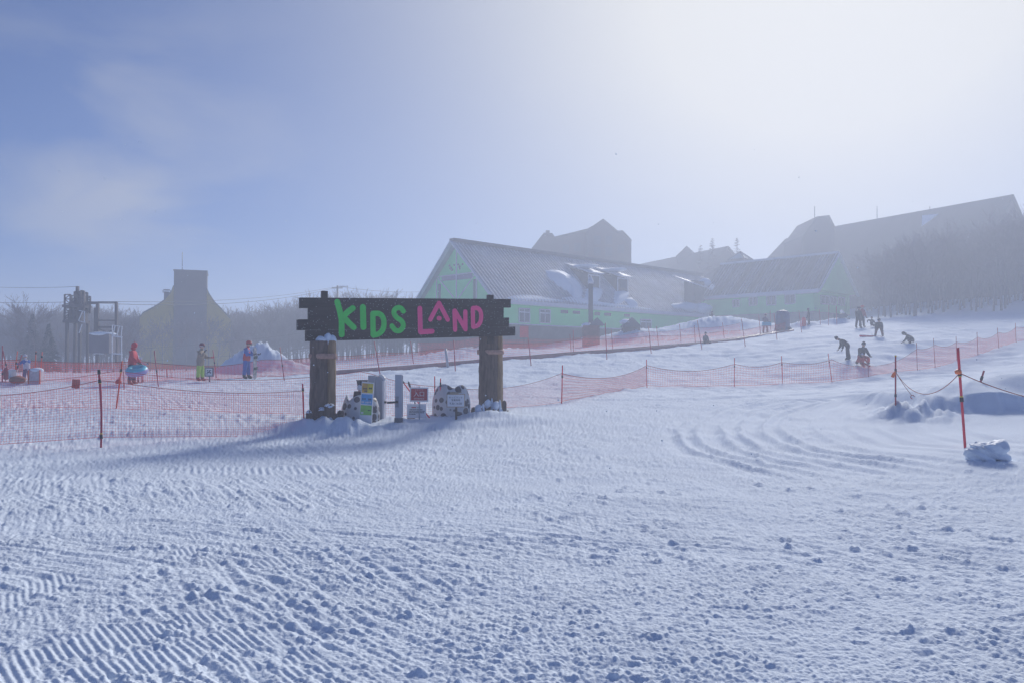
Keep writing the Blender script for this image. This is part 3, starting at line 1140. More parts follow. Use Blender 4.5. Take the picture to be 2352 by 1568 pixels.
    # opening hours
    bs = placed(1648, 1445, 22.0)
    t = thing('hours_sign', 'white opening hours sign in wooden frame on dark stake', 'sign', bs, -0.05)
    fr = rect(bs, -0.05, 1556, 1111, 1734, 1242)
    b = MB(); plate(b, fr, -0.03, 0.0); b.build('frame', mat('pale_wood', (0.38, 0.27, 0.17), 0.7, 0.25, 12), t)
    wf = rect(bs, -0.05, 1563, 1118, 1728, 1235)
    b = MB(); plate(b, wf, -0.034, -0.0305); pn = b.build('sheet', M_WHITE, t)
    cx, cz, hh = (wf[0] + wf[2]) / 2, (wf[1] + wf[3]) / 2, wf[3] - wf[1]
    text_mesh('lettering', '\u30ad\u30c3\u30ba\u30e9\u30f3\u30c9', hh * 0.20, M_INK, pn, (cx, -0.037, cz + hh * 0.25))
    text_mesh('lettering', '\u55b6\u696d\u6642\u9593', hh * 0.19, M_INK, pn, (cx, -0.037, cz + hh * 0.03))
    text_mesh('lettering', '9:30-16:00', hh * 0.25, M_INK, pn, (cx, -0.037, cz - hh * 0.25))
    b = MB(); b.box((loc_on(bs, -0.05, 1648, 1300)[0], 0.02, fr[3] / 2 - 0.2), (0.06, 0.035, fr[3] + 0.3)); b.build('stake', M_DWOOD, t)
    b = MB(); b.blob((cx - 0.06, -0.01, fr[3] + 0.02), (0.13, 0.04, 0.04), rough=0.4, seed=3); b.tube([(cx - 0.02, 0, fr[3] + 0.02), (cx + 0.16, -0.01, fr[3] + 0.05)], 0.012, 6)
    b.build('tied_cloth', mat('faded_cloth', (0.33, 0.27, 0.2), 0.9), t)


build_gate_things()


# ------------------------------------------------------------------ poles
def pole(top, base, label, group=None, Y=None, r=0.019, m=None, cuffs=(), bend=0.0, name='net_pole', sink=0.15):
    """a thin pole from picture base to picture top (2352 wide picture)"""
    m = m or M_RED
    b0 = hit(*base) if Y is None else np.array([*D(base[0], base[1], Y)[:2], 0])
    if Y is not None:
        b0[2] = gz(b0[0], b0[1])
    Yb = b0[1]
    tp = D(top[0], top[1], Yb)
    tp = np.array([tp[0], tp[1], tp[2]])
    v = tp - b0
    if Yb < 30:
        t = thing(name, label, 'pole', b0, 0, group)
        b = MB()
        P = [v * k / 8 + np.array([bend * math.sin(PI * k / 8), 0, 0]) for k in range(-1, 9)]
        P[0] = v * (-sink / np.linalg.norm(v))
        b.tube(P, r, 10)
        b.build('shaft', m, t)
        for (f, h, mm) in cuffs:
            c = v * f + np.array([bend * math.sin(PI * f), 0, 0])
            dd = v / np.linalg.norm(v)
            b = MB(); b.tube([c - dd * h / 2, c + dd * h / 2], r * (1.45 if mm is not M_YEL else 1.3), 10)
            b.build('cuff', mm, t)
    else:
        b = MB()
        b.tube([-v * 0.08, v * 0.5 + np.array([bend * 0.5, 0, 0]), v], r, 6)
        for (f, h, mm) in cuffs:
            dd = v / np.linalg.norm(v)
            b.tube([v * f - dd * h / 2, v * f + dd * h / 2], r * 1.5, 6, 1)
        o = b.build(name, [m, M_BLK], None, b0)
        tag(o, label, 'pole', group)
    return b0, tp


def net(name, label, posts, cell, r, m=None, group=None, lift=0.02, sag=0.12, bag=0.06, mid=True, group_rows=None):
    """posts: list of (x, y, z_bottom or None, z_top)"""
    m = m or M_NET
    t = thing(name, label, 'net', (posts[0][0], posts[0][1], gz(posts[0][0], posts[0][1])), 0, group)
    o = np.array(t.location)
    X, Y, ZB, ZT = [], [], [], []
    for i in range(len(posts) - 1):
        a, b = posts[i], posts[i + 1]
        Ls = math.hypot(b[0] - a[0], b[1] - a[1])
        n = max(2, int(Ls / cell))
        for k in range(n + (1 if i == len(posts) - 2 else 0)):
            f = k / n
            x, y = a[0] + (b[0] - a[0]) * f, a[1] + (b[1] - a[1]) * f
            X.append(x); Y.append(y)
            s = 4 * f * (1 - f)
            ZT.append(a[3] + (b[3] - a[3]) * f - sag * s * min(1.0, Ls / 6))
            ZB.append(None if a[2] is None else a[2] + (b[2] - a[2]) * f)
    X, Y, ZT = np.array(X), np.array(Y), np.array(ZT)
    g = ground(X, Y)
    zb = g + lift + 0.03 * vnoise(X * 0.7, Y * 0.7, 90)
    for i, q in enumerate(ZB):
        if q is not None:
            zb[i] = q
    zb = np.minimum(zb, ZT - 0.15)
    rows = max(3, int(np.mean(ZT - zb) / cell))
    b = MB()
    wob = bag * vnoise(X * 0.6, Y * 0.6 + 5, 91)

    def P(i, f):
        z = zb[i] + (ZT[i] - zb[i]) * f
        return np.array([X[i], Y[i] + wob[i] * math.sin(PI * f), z]) - o
    for i in range(len(X)):
        b.tube([P(i, f) for f in np.linspace(0, 1, 4)], r, 3, 0, False, False)
    step = max(1, int(0.35 / cell))
    idx = list(range(0, len(X), step))
    if idx[-1] != len(X) - 1:
        idx.append(len(X) - 1)
    for k in range(rows + 1):
        f = k / rows
        b.tube([P(i, f) for i in idx], r, 3, 0, False, False)
    b.build('netting', m, t, fix=False)
    rp = MB(); rp.tube([P(i, 1.0) + np.array([0, 0, 0.01]) for i in idx], max(0.006, r * 1.9), 5, 0, True, False); rp.build('top_rope', M_ROPE, t)
    rp = MB(); rp.tube([P(i, 0.0) for i in idx], max(0.005, r * 1.7), 5, 0, True, False); rp.build('bottom_rope', M_NET, t)
    return t


BK = ((0.46, 0.10, M_BLK), (0.40, 0.02, M_YEL))
gN = 'red poles holding the near left net'
p1, t1 = pole((227, 848), (232, 1025), 'tall dark red pole with yellow bands holding the near left net', gN, r=0.023, m=M_DRED,
              cuffs=((0.97, 0.10, M_BLK), (0.85, 0.08, M_BLK), (0.825, 0.02, M_YEL), (0.13, 0.09, M_BLK), (0.17, 0.02, M_YEL)), bend=0.03)
p2, t2 = pole((695, 880), (698, 988), 'red pole with black clip beside the left log post', gN, Y=20.6, r=0.02, cuffs=((0.84, 0.08, M_BLK), (0.79, 0.02, M_YEL)))
pL = np.array([*D(-95, 1040, 17.0)[:2], 0.0]); pL[2] = gz(pL[0], pL[1])


def zt_at(px, py, Y):
    return D(px, py, Y)[2]


net('safety_net', 'wide red safety net across the snow left of the gate', [
    (pL[0], pL[1], zt_at(-95, 1026, 17.0), zt_at(-95, 912, 17.0)),
    (p1[0], p1[1], zt_at(230, 1003, p1[1]), zt_at(230, 872, p1[1])),
    (p2[0], p2[1], zt_at(697, 1000, p2[1]), zt_at(695, 897, p2[1]))], 0.058, 0.0023, sag=0.20)

gM = 'red poles of the middle net'
q0, _ = pole((281, 828), (267, 938), 'leaning orange pole behind the near left net', gM, r=0.022, m=M_ORG, cuffs=((0.8, 0.09, M_BLK), (0.76, 0.02, M_YEL)))
q1, _ = pole((823, 880), (830, 935), 'red pole leaning behind the dark tapered bin', gM, Y=22.3, r=0.02)
q2, _ = pole((1012, 868), (1010, 970), 'red pole with two black clips, shorter of the pair beside the spotted shell', gM, Y=22.9, r=0.018, cuffs=((0.86, 0.07, M_BLK), (0.8, 0.05, M_BLK)))
q3, _ = pole((998 + 0.4, 863), (999, 955), 'taller thin red pole of the pair left of the hours sign', gM, Y=23.3, r=0.016, cuffs=((0.72, 0.05, M_BLK),))
# a crossed pair leaning behind the entrance sign
for (a, b_, lab, Y, cf) in (((925, 875), (986, 973), 'red pole leaning steeply behind the entrance sign', 22.5, ((0.98, 0.07, M_BLK),)),
                            ((938, 875), (963, 925), 'short dark pole tip leaning above the entrance sign', 22.7, ((0.9, 0.16, M_BLK),))):
    pole(a, b_, lab, 'leaning poles behind the entrance sign', Y=Y, r=0.02, m=M_RED if Y < 22.6 else M_DSTEEL, cuffs=cf)
mids = []
for i, (tp, bs, lab) in enumerate((
        ((1292, 838), (1290, 925), 'nearest bright red pole of the middle net right of the gate'),
        ((1485, 825), (1486, 887), 'second upright red pole of the middle net right of the gate'),
        ((1687, 821), (1687, 887), 'upright red pole of the middle net below the seated child'),
        ((1795, 817), (1798, 882), 'slightly tilted red pole of the middle net left of the stooping skier'),
        ((1902, 811), (1911, 877), 'tilted red pole of the middle net just left of the stooping skier'),
        ((1994, 832), (1995, 865), 'short red pole of the middle net below the crouching skier'),
        ((2105, 787), (2107, 850), 'thin dark pole of the right net above the roped pole'),
        ((2144, 777), (2148, 844), 'thin pole of the right net left of the bright red roped pole'),
        ((2196, 773), (2198, 830), 'thin pole of the right net right behind the bright red roped pole'),
        ((2244, 763), (2246, 816), 'thin pole of the right net, third from the frame edge'),
        ((2291, 753), (2294, 799), 'thin pole of the right net, second from the frame edge'),
        ((2332, 742), (2334, 785), 'thin pole of the right net nearest the frame edge'))):
    near = i < 5
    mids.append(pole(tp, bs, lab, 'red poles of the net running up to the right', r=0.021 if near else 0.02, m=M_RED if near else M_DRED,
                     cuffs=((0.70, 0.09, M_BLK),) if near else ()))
qa = np.array([*D(-200, 935, 24.0)[:2], 0])
PM = [(qa[0], qa[1], None, zt_at(-200, 862, 24.0)), (q0[0], q0[1], None, zt_at(275, 851, q0[1])),
      (q1[0], q1[1] + 0.4, None, zt_at(722, 852, q1[1] + 0.4)), (q2[0], q2[1] + 0.1, None, zt_at(1010, 888, q2[1])),
      (mids[0][0][0], mids[0][0][1], None, zt_at(1290, 857, mids[0][0][1]))]
net('safety_net', 'red safety net running behind the gate and its signs', PM, 0.058, 0.0022, sag=0.28)
PR = [(b[0], b[1], None, b[2] + (t[2] - b[2]) * 0.78) for b, t in mids]
pe = hit(2420, 768)
PR.append((pe[0], pe[1], None, pe[2] + 1.1))
net('safety_net', 'red safety net sagging between poles right of the gate and up the slope', PR, 0.10, 0.0052, sag=0.38, lift=0.05)

# ------------------------------------------------------------------ conveyor lift and the nets beside it
BELT = [(-90, 883, 34.2), (0, 882, 34), (300, 880, 33.7), (485, 875, 35.6), (590, 868, 37.2), (740, 858, 40), (870, 847, 42), (1000, 839, 45), (1155, 825, 48), (1340, 810, 53),
        (1507, 797, 58), (1668, 783, 64), (1760, 770, 68), (1812, 760, 71)]
BP = []
for (px, py, Y) in BELT:
    p = D(px, py, Y)
    BP.append((p[0], p[1], gz(p[0], p[1])))
BP = np.array(BP)
cv = chaikin(BP[5:], 2)
ct = thing('conveyor_lift', 'long low conveyor belt lift with dark red side rail climbing the slope', 'ski lift', cv[0])
M_RAIL = mat('conveyor_rail', (0.36, 0.19, 0.20), 0.35, 0.2, 3)
M_BELTM = mat('conveyor_rubber', (0.30, 0.29, 0.32), 0.35, 0.2, 2)
for nm, off, hgt, wid, mm in (('side_rail', -0.45, 0.17, 0.10, M_RAIL), ('belt', 0.0, 0.11, 0.72, M_BELTM), ('side_rail', 0.45, 0.15, 0.10, M_RAIL)):
    b = MB()
    P = []
    for i in range(len(cv)):
        tdir = cv[min(i + 1, len(cv) - 1)] - cv[max(i - 1, 0)]
        nn = np.array([-tdir[1], tdir[0], 0]); nn /= np.linalg.norm(nn)
        c = cv[i] + nn * off
        g = gz(c[0], c[1])
        c = np.array([c[0], c[1], g]) - cv[0]
        P.append((c - nn * wid / 2, c + nn * wid / 2))
    vs, fs = [], []
    for (a, e) in P:
        for q in (a, e):
            vs += [q + np.array([0, 0, -0.15]), q + np.array([0, 0, hgt])]
    for i in range(len(P) - 1):
        k = i * 4; j = k + 4
        fs += [(k + 1, k + 3, j + 3, j + 1), (k, k + 1, j + 1, j), (k + 3, k + 2, j + 2, j + 3)]
    e = (len(P) - 1) * 4
    fs += [(0, 2, 3, 1), (e, e + 1, e + 3, e + 2)]
    b.add(vs, fs)
    b.build(nm, mm, ct)

gC = 'red poles along the conveyor lift'
belt_poles = [
    ((354.5, 805), (364, 890), 'dark red pole between the red jacket skier and the beige jacket skier', 0.45),
    ((489, 803), (497, 869), 'leaning dark pole beside the small framed board', 0.55),
    ((643, 797), (653, 873), 'leaning dark red pole below the snow heap right of the snowboard carrier', 0.45),
    ((392.5, 846), (393, 876), 'short red stake behind the beige jacket skier', 0),
    ((383, 846), (383.5, 875), 'short faint stake left of the beige jacket skier', 0),
    ((284, 852), (285, 893), 'dark post at the back leg of the red jacket skier', 0),
    ((859.6, 784), (873.6, 863), 'leaning thin pole seen through the log gate near its left post', 0),
    ((943, 784), (950, 838), 'leaning thin pole seen through the middle of the log gate', 0),
    ((1042, 781), (1046, 854), 'upright thin red pole seen through the gate near its right post', 0),
    ((1213, 775), (1220, 840), 'leaning red pole just right of the log gate', 0),
    ((1316.5, 758), (1317, 810), 'upright pole left of the grey roof mast', 0.3),
    ((1309, 768), (1312, 801), 'short pole beside the upright pole left of the grey mast', 0),
    ((1390, 742), (1394, 826), 'tall pole in front of the conveyor right of the grey mast', 0.2),
    ((1404, 758), (1407.4, 802), 'short pole with thick middle right of the grey mast', 0.55),
    ((1489.5, 750), (1496, 814.5), 'leaning pole crossing the conveyor below the dormers', 0),
    ((1508, 750), (1512.5, 793), 'leaning pole behind the conveyor below the dormers', 0),
    ((1561, 745), (1564, 769), 'short distant pole before the rounded snow bank', 0),
    ((1594.6, 747), (1597, 786), 'pole just left of the seated child', 0),
    ((1601.6, 736), (1612, 801.6), 'tall leaning pole in front of the conveyor left of the seated child', 0),
    ((1659.4, 741), (1663.7, 779), 'pole right of the seated child behind the conveyor', 0),
    ((1703, 732.5), (1711.8, 795.7), 'tall leaning pole crossing the upper conveyor', 0),
    ((1742.7, 723), (1747, 770), 'pole left of the person with the turquoise board', 0),
    ((1769, 714), (1770, 756), 'pole between the turquoise board and the blue covered machine', 0),
    ((1778, 721), (1785, 783), 'leaning pole crossing the conveyor top before the blue machine', 0),
    ((1835, 714), (1841.6, 764), 'leaning pole right of the blue covered machine', 0),
    ((1882, 711.5), (1884.5, 740), 'thin pole before the corner of the green wing', 0),
    ((1904, 700), (1903, 740), 'tall thin pole under the windows of the right green gable', 0),
    ((1921, 704), (1922, 735), 'thin orange pole below the right green gable', 0),
]
for tp, bs, lab, cf in belt_poles:
    bs2 = bs
    Yf = None
    if bs[0] > 1700 and bs[1] < 760:
        Yf = 74.0
    if bs[0] in (392.5, 393, 383.5):
        Yf = 39.0
    if bs[0] in (1564, 1312):
        Yf = 66.0 if bs[0] == 1564 else 57.0
    pole(tp, bs2, lab, gC, Y=Yf, r=0.022 if bs[0] < 700 else 0.026, m=M_DRED, cuffs=((cf, 0.1, M_BLK),) if cf else ())
b0 = hit(1030, 844.6)
tpz = D(1023.6, 800, b0[1])
b = MB(); b.tube([(0, 0, -0.2), (tpz[0] - b0[0], 0, tpz[2] - b0[2])], 0.07, 8)
tag(b.build('marker_post', M_STEEL, None, b0), 'thick grey post seen through the gate beside the thin red pole', 'post')

tops = [0.62] * len(BP)
PBn = [(p[0], p[1] + 0.9, None, gz(p[0], p[1] + 0.9) + h) for p, h in zip(BP, (1.05, 1.05, 0.95, 0.62, 0.85, 0.9, 0.95, 0.95, 1.0, 1.0, 0.9, 0.8, 0.8, 0.8))]
net('safety_net', 'dense red safety net behind the skiers waiting on the left', PBn[:6], 0.07, 0.008, sag=0.10)
net('safety_net', 'long red safety net on the uphill side of the conveyor lift', PBn[5:], 0.10, 0.0068, sag=0.15)
P3 = []
for (px, py, Y, h) in ((960, 806, 62, 1.1), (1100, 800, 64, 1.2), (1230, 782, 66, 1.2), (1350, 774, 68, 1.1), (1480, 760, 70, 1.0), (1590, 757, 71, 1.0), (1700, 752, 73, 1.0)):
    p = D(px, py, Y)
    P3.append((p[0], p[1], None, gz(p[0], p[1]) + h))
net('safety_net', 'far hazy red net along the foot of the green lodge', P3, 0.11, 0.0072, sag=0.2)

# ------------------------------------------------------------------ roped poles on the right
gR = 'red poles carrying the slack rope'
a0, at = pole((2057, 815), (2057, 941), 'dark red pole with an orange ribbon and slack rope', gR, r=0.021, m=M_DRED,
              cuffs=((0.985, 0.03, M_YEL), (0.72, 0.10, M_BLK), (0.27, 0.08, M_BLK)))
c0, ctp = pole((2200, 798), (2217, 1029), 'bright red tilted pole carrying both slack ropes', gR, r=0.025,
               cuffs=((0.765, 0.05, M_BLK), (0.735, 0.05, M_BLK), (0.715, 0.02, M_YEL), (0.515, 0.02, M_YEL), (0.485, 0.09, M_BLK)))
pole((2260, 850.5), (2252.6, 875), 'short leaning red pole stub standing in the groomed slope', gR, r=0.028, m=M_DRED, cuffs=((0.3, 0.12, M_BLK),))


def rope(name, label, a, b_, low, parent=None, r=0.0085, n=20, m=None):
    a, b_ = np.array(a, float), np.array(b_, float)
    mbb = MB()
    P = []
    for k in range(n + 1):
        f = k / n
        p = a + (b_ - a) * f
        p[2] -= low * 4 * f * (1 - f)
        P.append(p - a)
    mbb.tube(P, r, 6)
    o = mbb.build(name, m or M_ROPE, parent, a)
    if parent is None:
        tag(o, label, 'rope')
    return o


va = at - a0; vc = ctp - c0
ra = a0 + va * 0.70; rc = c0 + vc * 0.75
rope('slack_rope', 'thin red rope sagging between the ribboned pole and the bright red pole', ra, rc, 0.52)
re_ = D(2420, 925, 13.5)
rope('slack_rope', 'thin red rope running from the bright red pole out past the frame edge', rc, re_, 0.06)
rh = D(2095, 908, a0[1] - 0.6)
rope('hanging_cord', 'loose cord with hook hanging from the ribboned pole to the snow', ra, rh, 0.03, r=0.007)
b = MB(); b.tube([(0.05 * math.cos(k * 0.6), 0.02, 0.05 * math.sin(k * 0.6)) for k in range(9)], 0.01, 6)
o = b.build('rope_hook', M_DRED, None, rh + np.array([0.02, 0, -0.03]))
tag(o, 'small red hook lying on the snow at the end of the cord', 'hook')
b = MB()
b.prism([(0, 0, 0), (-0.09, 0, -0.08), (-0.13, 0, -0.17), (-0.05, 0, -0.20), (0.0, 0, -0.1)], (0, -0.012, 0), (0, 0.006, 0))
o = b.build('ribbon', M_FLAG, None, a0 + va * 0.72 + np.array([-0.02, -0.03, 0.0]))
tag(o, 'small orange ribbon tied to the dark red roped pole', 'ribbon')
b = MB()
b.blob((0, 0, 0), (0.07, 0.05, 0.05), rough=0.2)
o = b.build('ribbon', M_FLAG, None, c0 + vc * 0.76 + np.array([-0.05, -0.03, 0.0]))
tag(o, 'tiny orange ribbon knot on the bright red tilted pole', 'ribbon')
# the thrown-up block of snow
p = hit(2275, 1058)
b = MB()
vs_b = MB()
vs_b.blob((0, 0, 0.13), (0.34, 0.28, 0.25), n=40, rings=26, seed=4, rough=0.5, freq=1.6)
vv = np.array(vs_b.v)
vv[:, 2] = np.clip(vv[:, 2], -0.2, 0.30 + 0.22 * vv[:, 0] + 0.03 * vnoise(vv[:, 0] * 6, vv[:, 1] * 6, 3))
vv[:, 0] = np.clip(vv[:, 0], -0.36, 0.33)
nz_ = vnoise(vv[:, 0] * 9 + vv[:, 2] * 4, vv[:, 1] * 9 - vv[:, 2] * 7, 77) * 0.09 + vnoise(vv[:, 0] * 20 + vv[:, 2] * 9, vv[:, 1] * 20 - vv[:, 2] * 15, 78) * 0.05
vv *= (1 + nz_)[:, None]
b.add(vv, vs_b.f, 0, True)
o = b.build('snow_block', M_SNOW, None, (p[0], p[1] + 0.1, p[2]))
tag(o, 'chunky block of hard snow lying beside the bright red pole', 'snow block')

# ------------------------------------------------------------------ the green lodge (two wings in an L)
M_MINT = mat('mint_green_wall', (0.17, 0.85, 0.29), 0.75, 0.06, 0.6)
M_MINT2 = mat('mint_green_gable', (0.17, 0.80, 0.31), 0.75, 0.06, 0.6)
M_SUNFROST = mat('sunlit_frosted_rib', (0.52, 0.53, 0.60), 0.5, 0.25, 0.6)  # pale roof ribs: frost, plus sunlight on them painted into the colour
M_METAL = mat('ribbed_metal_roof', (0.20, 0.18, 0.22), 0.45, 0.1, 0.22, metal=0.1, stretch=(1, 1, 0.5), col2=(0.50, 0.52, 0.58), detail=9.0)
M_METAL2 = mat('dark_metal_roof', (0.10, 0.085, 0.10), 0.5, 0.25, 0.5, metal=0.2)
M_TRIM = mat('pale_trim', (0.62, 0.64, 0.70), 0.6, 0.06, 2)
M_PURP = mat('grey_violet_panel', (0.22, 0.20, 0.30), 0.6, 0.1, 2)
M_BASE = mat('dark_plinth', (0.12, 0.10, 0.11), 0.85, 0.3, 1.2, 0.3, 4)
M_BEIGE = mat('beige_plinth', (0.34, 0.28, 0.24), 0.85, 0.2, 1.2)
M_GLASS = mat('window_glass', (0.10, 0.11, 0.15), 0.12, 0.15, 1.0, spec=0.6)
M_VENT = mat('vent_dark_grey', (0.11, 0.12, 0.15), 0.6, 0.2, 2)  # dark grey for vents, emblem and small window frames

U1 = np.array([0.721, 0.693]); U2 = np.array([-0.693, 0.721])


def d_src(x, y):
    return x / 1.08844, y / 1.08844


def c3(x, y):
    return d_src(1040 + x / 3.92, 560 + y / 3.92)


def c4(x, y):
    return d_src(1560 + x / 3.92, 560 + y / 3.92)


def c9(x, y):
    return d_src(1060 + x / 9.8, 600 + y / 9.8)


def on_plane(pp, o, n):
    d = ray(*pp)
    c = np.array([0, 0, CAM_Z])
    t = ((np.array(o) - c) @ np.array(n)) / (d @ np.array(n))
    return c + d * t


def build_lodge():
    C0 = np.array([-1.4, 85.0])
    g = thing('ski_lodge', 'long mint green lodge with ribbed metal roofs, dormers and snow drifts', 'building', (C0[0], C0[1], 2.0), math.atan2(U1[1], U1[0]))
    # local frame: x along wing 1, y away from viewer along U2
    def loc(p):
        d = np.array(p[:2]) - C0
        return np.array([d @ U1, d @ U2, p[2] - 2.0])

    def wl(x, y, z=0.0):
        q = C0 + U1 * x + U2 * y
        return np.array([q[0], q[1], z + 2.0])
    n_front = np.array([-U2[0], -U2[1], 0.0])
    n_gab = np.array([-U1[0], -U1[1], 0.0])
    L1, W1, ZE, ZR = 47.0, 14.4, 6.9, 13.9
    OV = 0.7
    # --- wing 1 walls
    b = MB()
    b.box((L1 / 2, 0.15, (ZE + 4.0) / 2), (L1, 0.3, ZE - 4.0))
    b.box((L1 / 2, W1 - 0.15, (ZE + 4.0) / 2), (L1, 0.3, ZE - 4.0))
    b.build('wall', M_MINT, g)
    b = MB()
    b.prism([(0, 0.0, 4.0), (0, W1, 4.0), (0, W1, ZE), (0, W1 / 2, ZR - 0.25), (0, 0.0, ZE)], (-0.004, 0, 0), (0.3, 0, 0))
    gab = b.build('gable_wall', M_MINT2, g)
    b = MB(); b.box((L1 / 2, W1 / 2, 1.75), (L1 + 0.04, W1 + 0.04, 4.5)); b.build('plinth', M_BASE, g)
    b = MB(); b.box((L1 / 2, -0.05, 4.06), (L1, 0.14, 0.12)); b.build('sill_band', M_TRIM, g)
    # --- wing 1 roof
    sl = math.hypot(W1 / 2, ZR - ZE)
    ty, tz = (W1 / 2) / sl, (ZR - ZE) / sl
    b = MB()
    X0, X1 = -0.9, L1 + 5.0
    def roofp(x, t, o=0.0):       # t: 0 eave .. 1 ridge on the front slope, o: out
        return (x, -OV * ty + (W1 / 2 + OV * ty) * t - o * tz, ZE - OV * tz + (ZR - ZE + OV * tz) * t + o * ty + 0.12)
    for s in (0, 1):
        pts = [roofp(X0, 0), roofp(X1, 0), roofp(X1, 1), roofp(X0, 1)]
        if s:
            pts = [(p[0], W1 - p[1], p[2]) for p in pts]
        b.prism(pts, (0, 0, -0.16), (0, 0, 0.0))
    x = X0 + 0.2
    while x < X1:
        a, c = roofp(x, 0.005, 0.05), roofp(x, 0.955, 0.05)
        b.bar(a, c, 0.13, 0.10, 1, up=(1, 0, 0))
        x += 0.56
    roof = b.build('roof', [M_METAL, M_SUNFROST], g)
    b = MB()
    b.box(((X0 + X1) / 2, W1 / 2, ZR + 0.16), (X1 - X0, 0.9, 0.34))
    b.build('ridge_cap', mat('ridge_metal', (0.16, 0.14, 0.16), 0.5, 0.2, 1), roof)
    b = MB(); b.box(((X0 + X1) / 2, -OV * ty - 0.02, ZE - OV * tz + 0.05), (X1 - X0, 0.16, 0.46)); b.build('fascia', M_TRIM, roof)
    for s in (0, 1):
        b = MB()
        a, c = roofp(X0 - 0.05, -0.01), roofp(X0 - 0.05, 1.0)
        if s:
            a, c = (a[0], W1 - a[1], a[2]), (c[0], W1 - c[1], c[2])
        b.bar((a[0], a[1], a[2] - 0.16), (c[0], c[1], c[2] - 0.16), 0.14, 0.52, 0, up=(1, 0, 0))
        b.build('bargeboard', M_TRIM, roof)

    # --- gable face details, read off the photograph on the gable's plane
    def gp(pt):
        p = loc(on_plane(c9(*pt), wl(0, 0), n_gab)); return p[1], p[2]
    trims = [((805, 215), (800, 1440), 0.17), ((350, 905), (1280, 790), 0.10), ((345, 925), (745, 1420), 0.13), ((1280, 810), (860, 1420), 0.13),
             ((322, 960), (320, 1440), 0.14), ((1300, 940), (1296, 1440), 0.14)]
    b = MB()
    for i, (a, c, w) in enumerate(trims):
        a, c = gp(a), gp(c)
        b.bar((-0.05 - 0.006 * i, a[0], a[1]), (-0.05 - 0.006 * i, c[0], c[1]), w, 0.09, 0, up=(1, 0, 0))
    b.build('timber_trim', M_TRIM, gab)
    q = [gp(p) for p in ((440, 900), (1190, 818), (1190, 945), (440, 1010))]
    b = MB(); b.prism([(0, p[0], p[1]) for p in q], (-0.03, 0, 0), (-0.006, 0, 0)); b.build('name_panel', M_PURP, gab)
    for q in (((352, 1085), (412, 1450)), ((1215, 965), (1282, 1450))):
        a, c = gp(q[0]), gp(q[1])
        b = MB(); b.box((-0.02, (a[0] + c[0]) / 2, (a[1] + c[1]) / 2), (0.03, abs(a[0] - c[0]), abs(a[1] - c[1]))); b.build('gable_vent', M_VENT, gab)
    # worn emblem: two dark-eyed smudges
    b = MB()
    for (x, y, r) in ((628, 635, 22), (740, 622, 20), (655, 690, 30), (690, 740, 24), (845, 610, 22), (950, 600, 20), (870, 665, 30), (880, 705, 22)):
        c = gp((x, y)); e = gp((x + r, y))
        rr = abs(e[0] - c[0])
        b.lathe([(rr, 0), (rr, 0.02)], (0, 0, 0), 10)
        n = 20
        for k in range(len(b.v) - n, len(b.v)):
            vx, vy, vz = b.v[k]
            b.v[k] = (-0.012 - vz, c[0] + vx, c[1] + vy * 0.8)
    b.build('emblem', M_VENT, gab)

    # --- wing 1 front wall openings
    def fp(pt, off=0.0):
        p = loc(on_plane(c3(*pt), wl(0, -off), n_front)); return p[0], p[2]

    def window(x0, y0, x1, y1, parts, f=fp, mk='w1'):
        a, c = f((x0, y0)), f((x1, y1))
        xa, xb, za, zb = min(a[0], c[0]), max(a[0], c[0]), min(a[1], c[1]), max(a[1], c[1])
        fr = MB()
        t = 0.10
        for (cx, cz, dx, dz) in (((xa + xb) / 2, za + t / 2, xb - xa, t), ((xa + xb) / 2, zb - t / 2, xb - xa, t),
                                 (xa + t / 2, (za + zb) / 2, t, zb - za - 2 * t), (xb - t / 2, (za + zb) / 2, t, zb - za - 2 * t)):
            fr.box((cx, -0.05, cz), (dx, 0.09, dz))
        if parts:
            zm = za + (zb - za) * 0.72
            fr.box(((xa + xb) / 2, -0.05, zm), (xb - xa - 2 * t, 0.08, 0.12))
            fr.box(((xa + xb) / 2, -0.048, (za + t + zm - 0.06) / 2), (0.08, 0.08, zm - 0.06 - za - t))
            fr.box(((xa + xb) / 2, -0.048, (zb - t + zm + 0.06) / 2), (0.08, 0.08, zb - t - zm - 0.06))
        wn = fr.build('window', M_TRIM if parts else M_VENT, g)
        gl = MB(); gl.box(((xa + xb) / 2, -0.018, (za + zb) / 2), (xb - xa - t, 0.02, zb - za - t)); gl.build('pane', M_GLASS, wn)
        return wn
    for q in ((1003, 822, 1115, 972), (1207, 832, 1315, 978)):
        window(*q, True)
    for q in ((1418, 846, 1485, 878), (1538, 852, 1602, 884), (1748, 866, 1798, 898), (1845, 872, 1905, 904), (2040, 884, 2090, 914)):
        window(*q, False)
    for q in ((2195, 930, 2305, 1035), ):
        window(*q, True)
    a, c = fp((2330, 900)), fp((2352, 1030))
    # --- dormers
    nr = np.array([-U2[0] * (tz), -U2[1] * (tz), ty])
    ro = wl(0, -OV * ty, ZE - OV * tz + 0.12)
    def rp(pt, pl=c3):
        p = loc(on_plane(pl(*pt), ro, nr)); return p
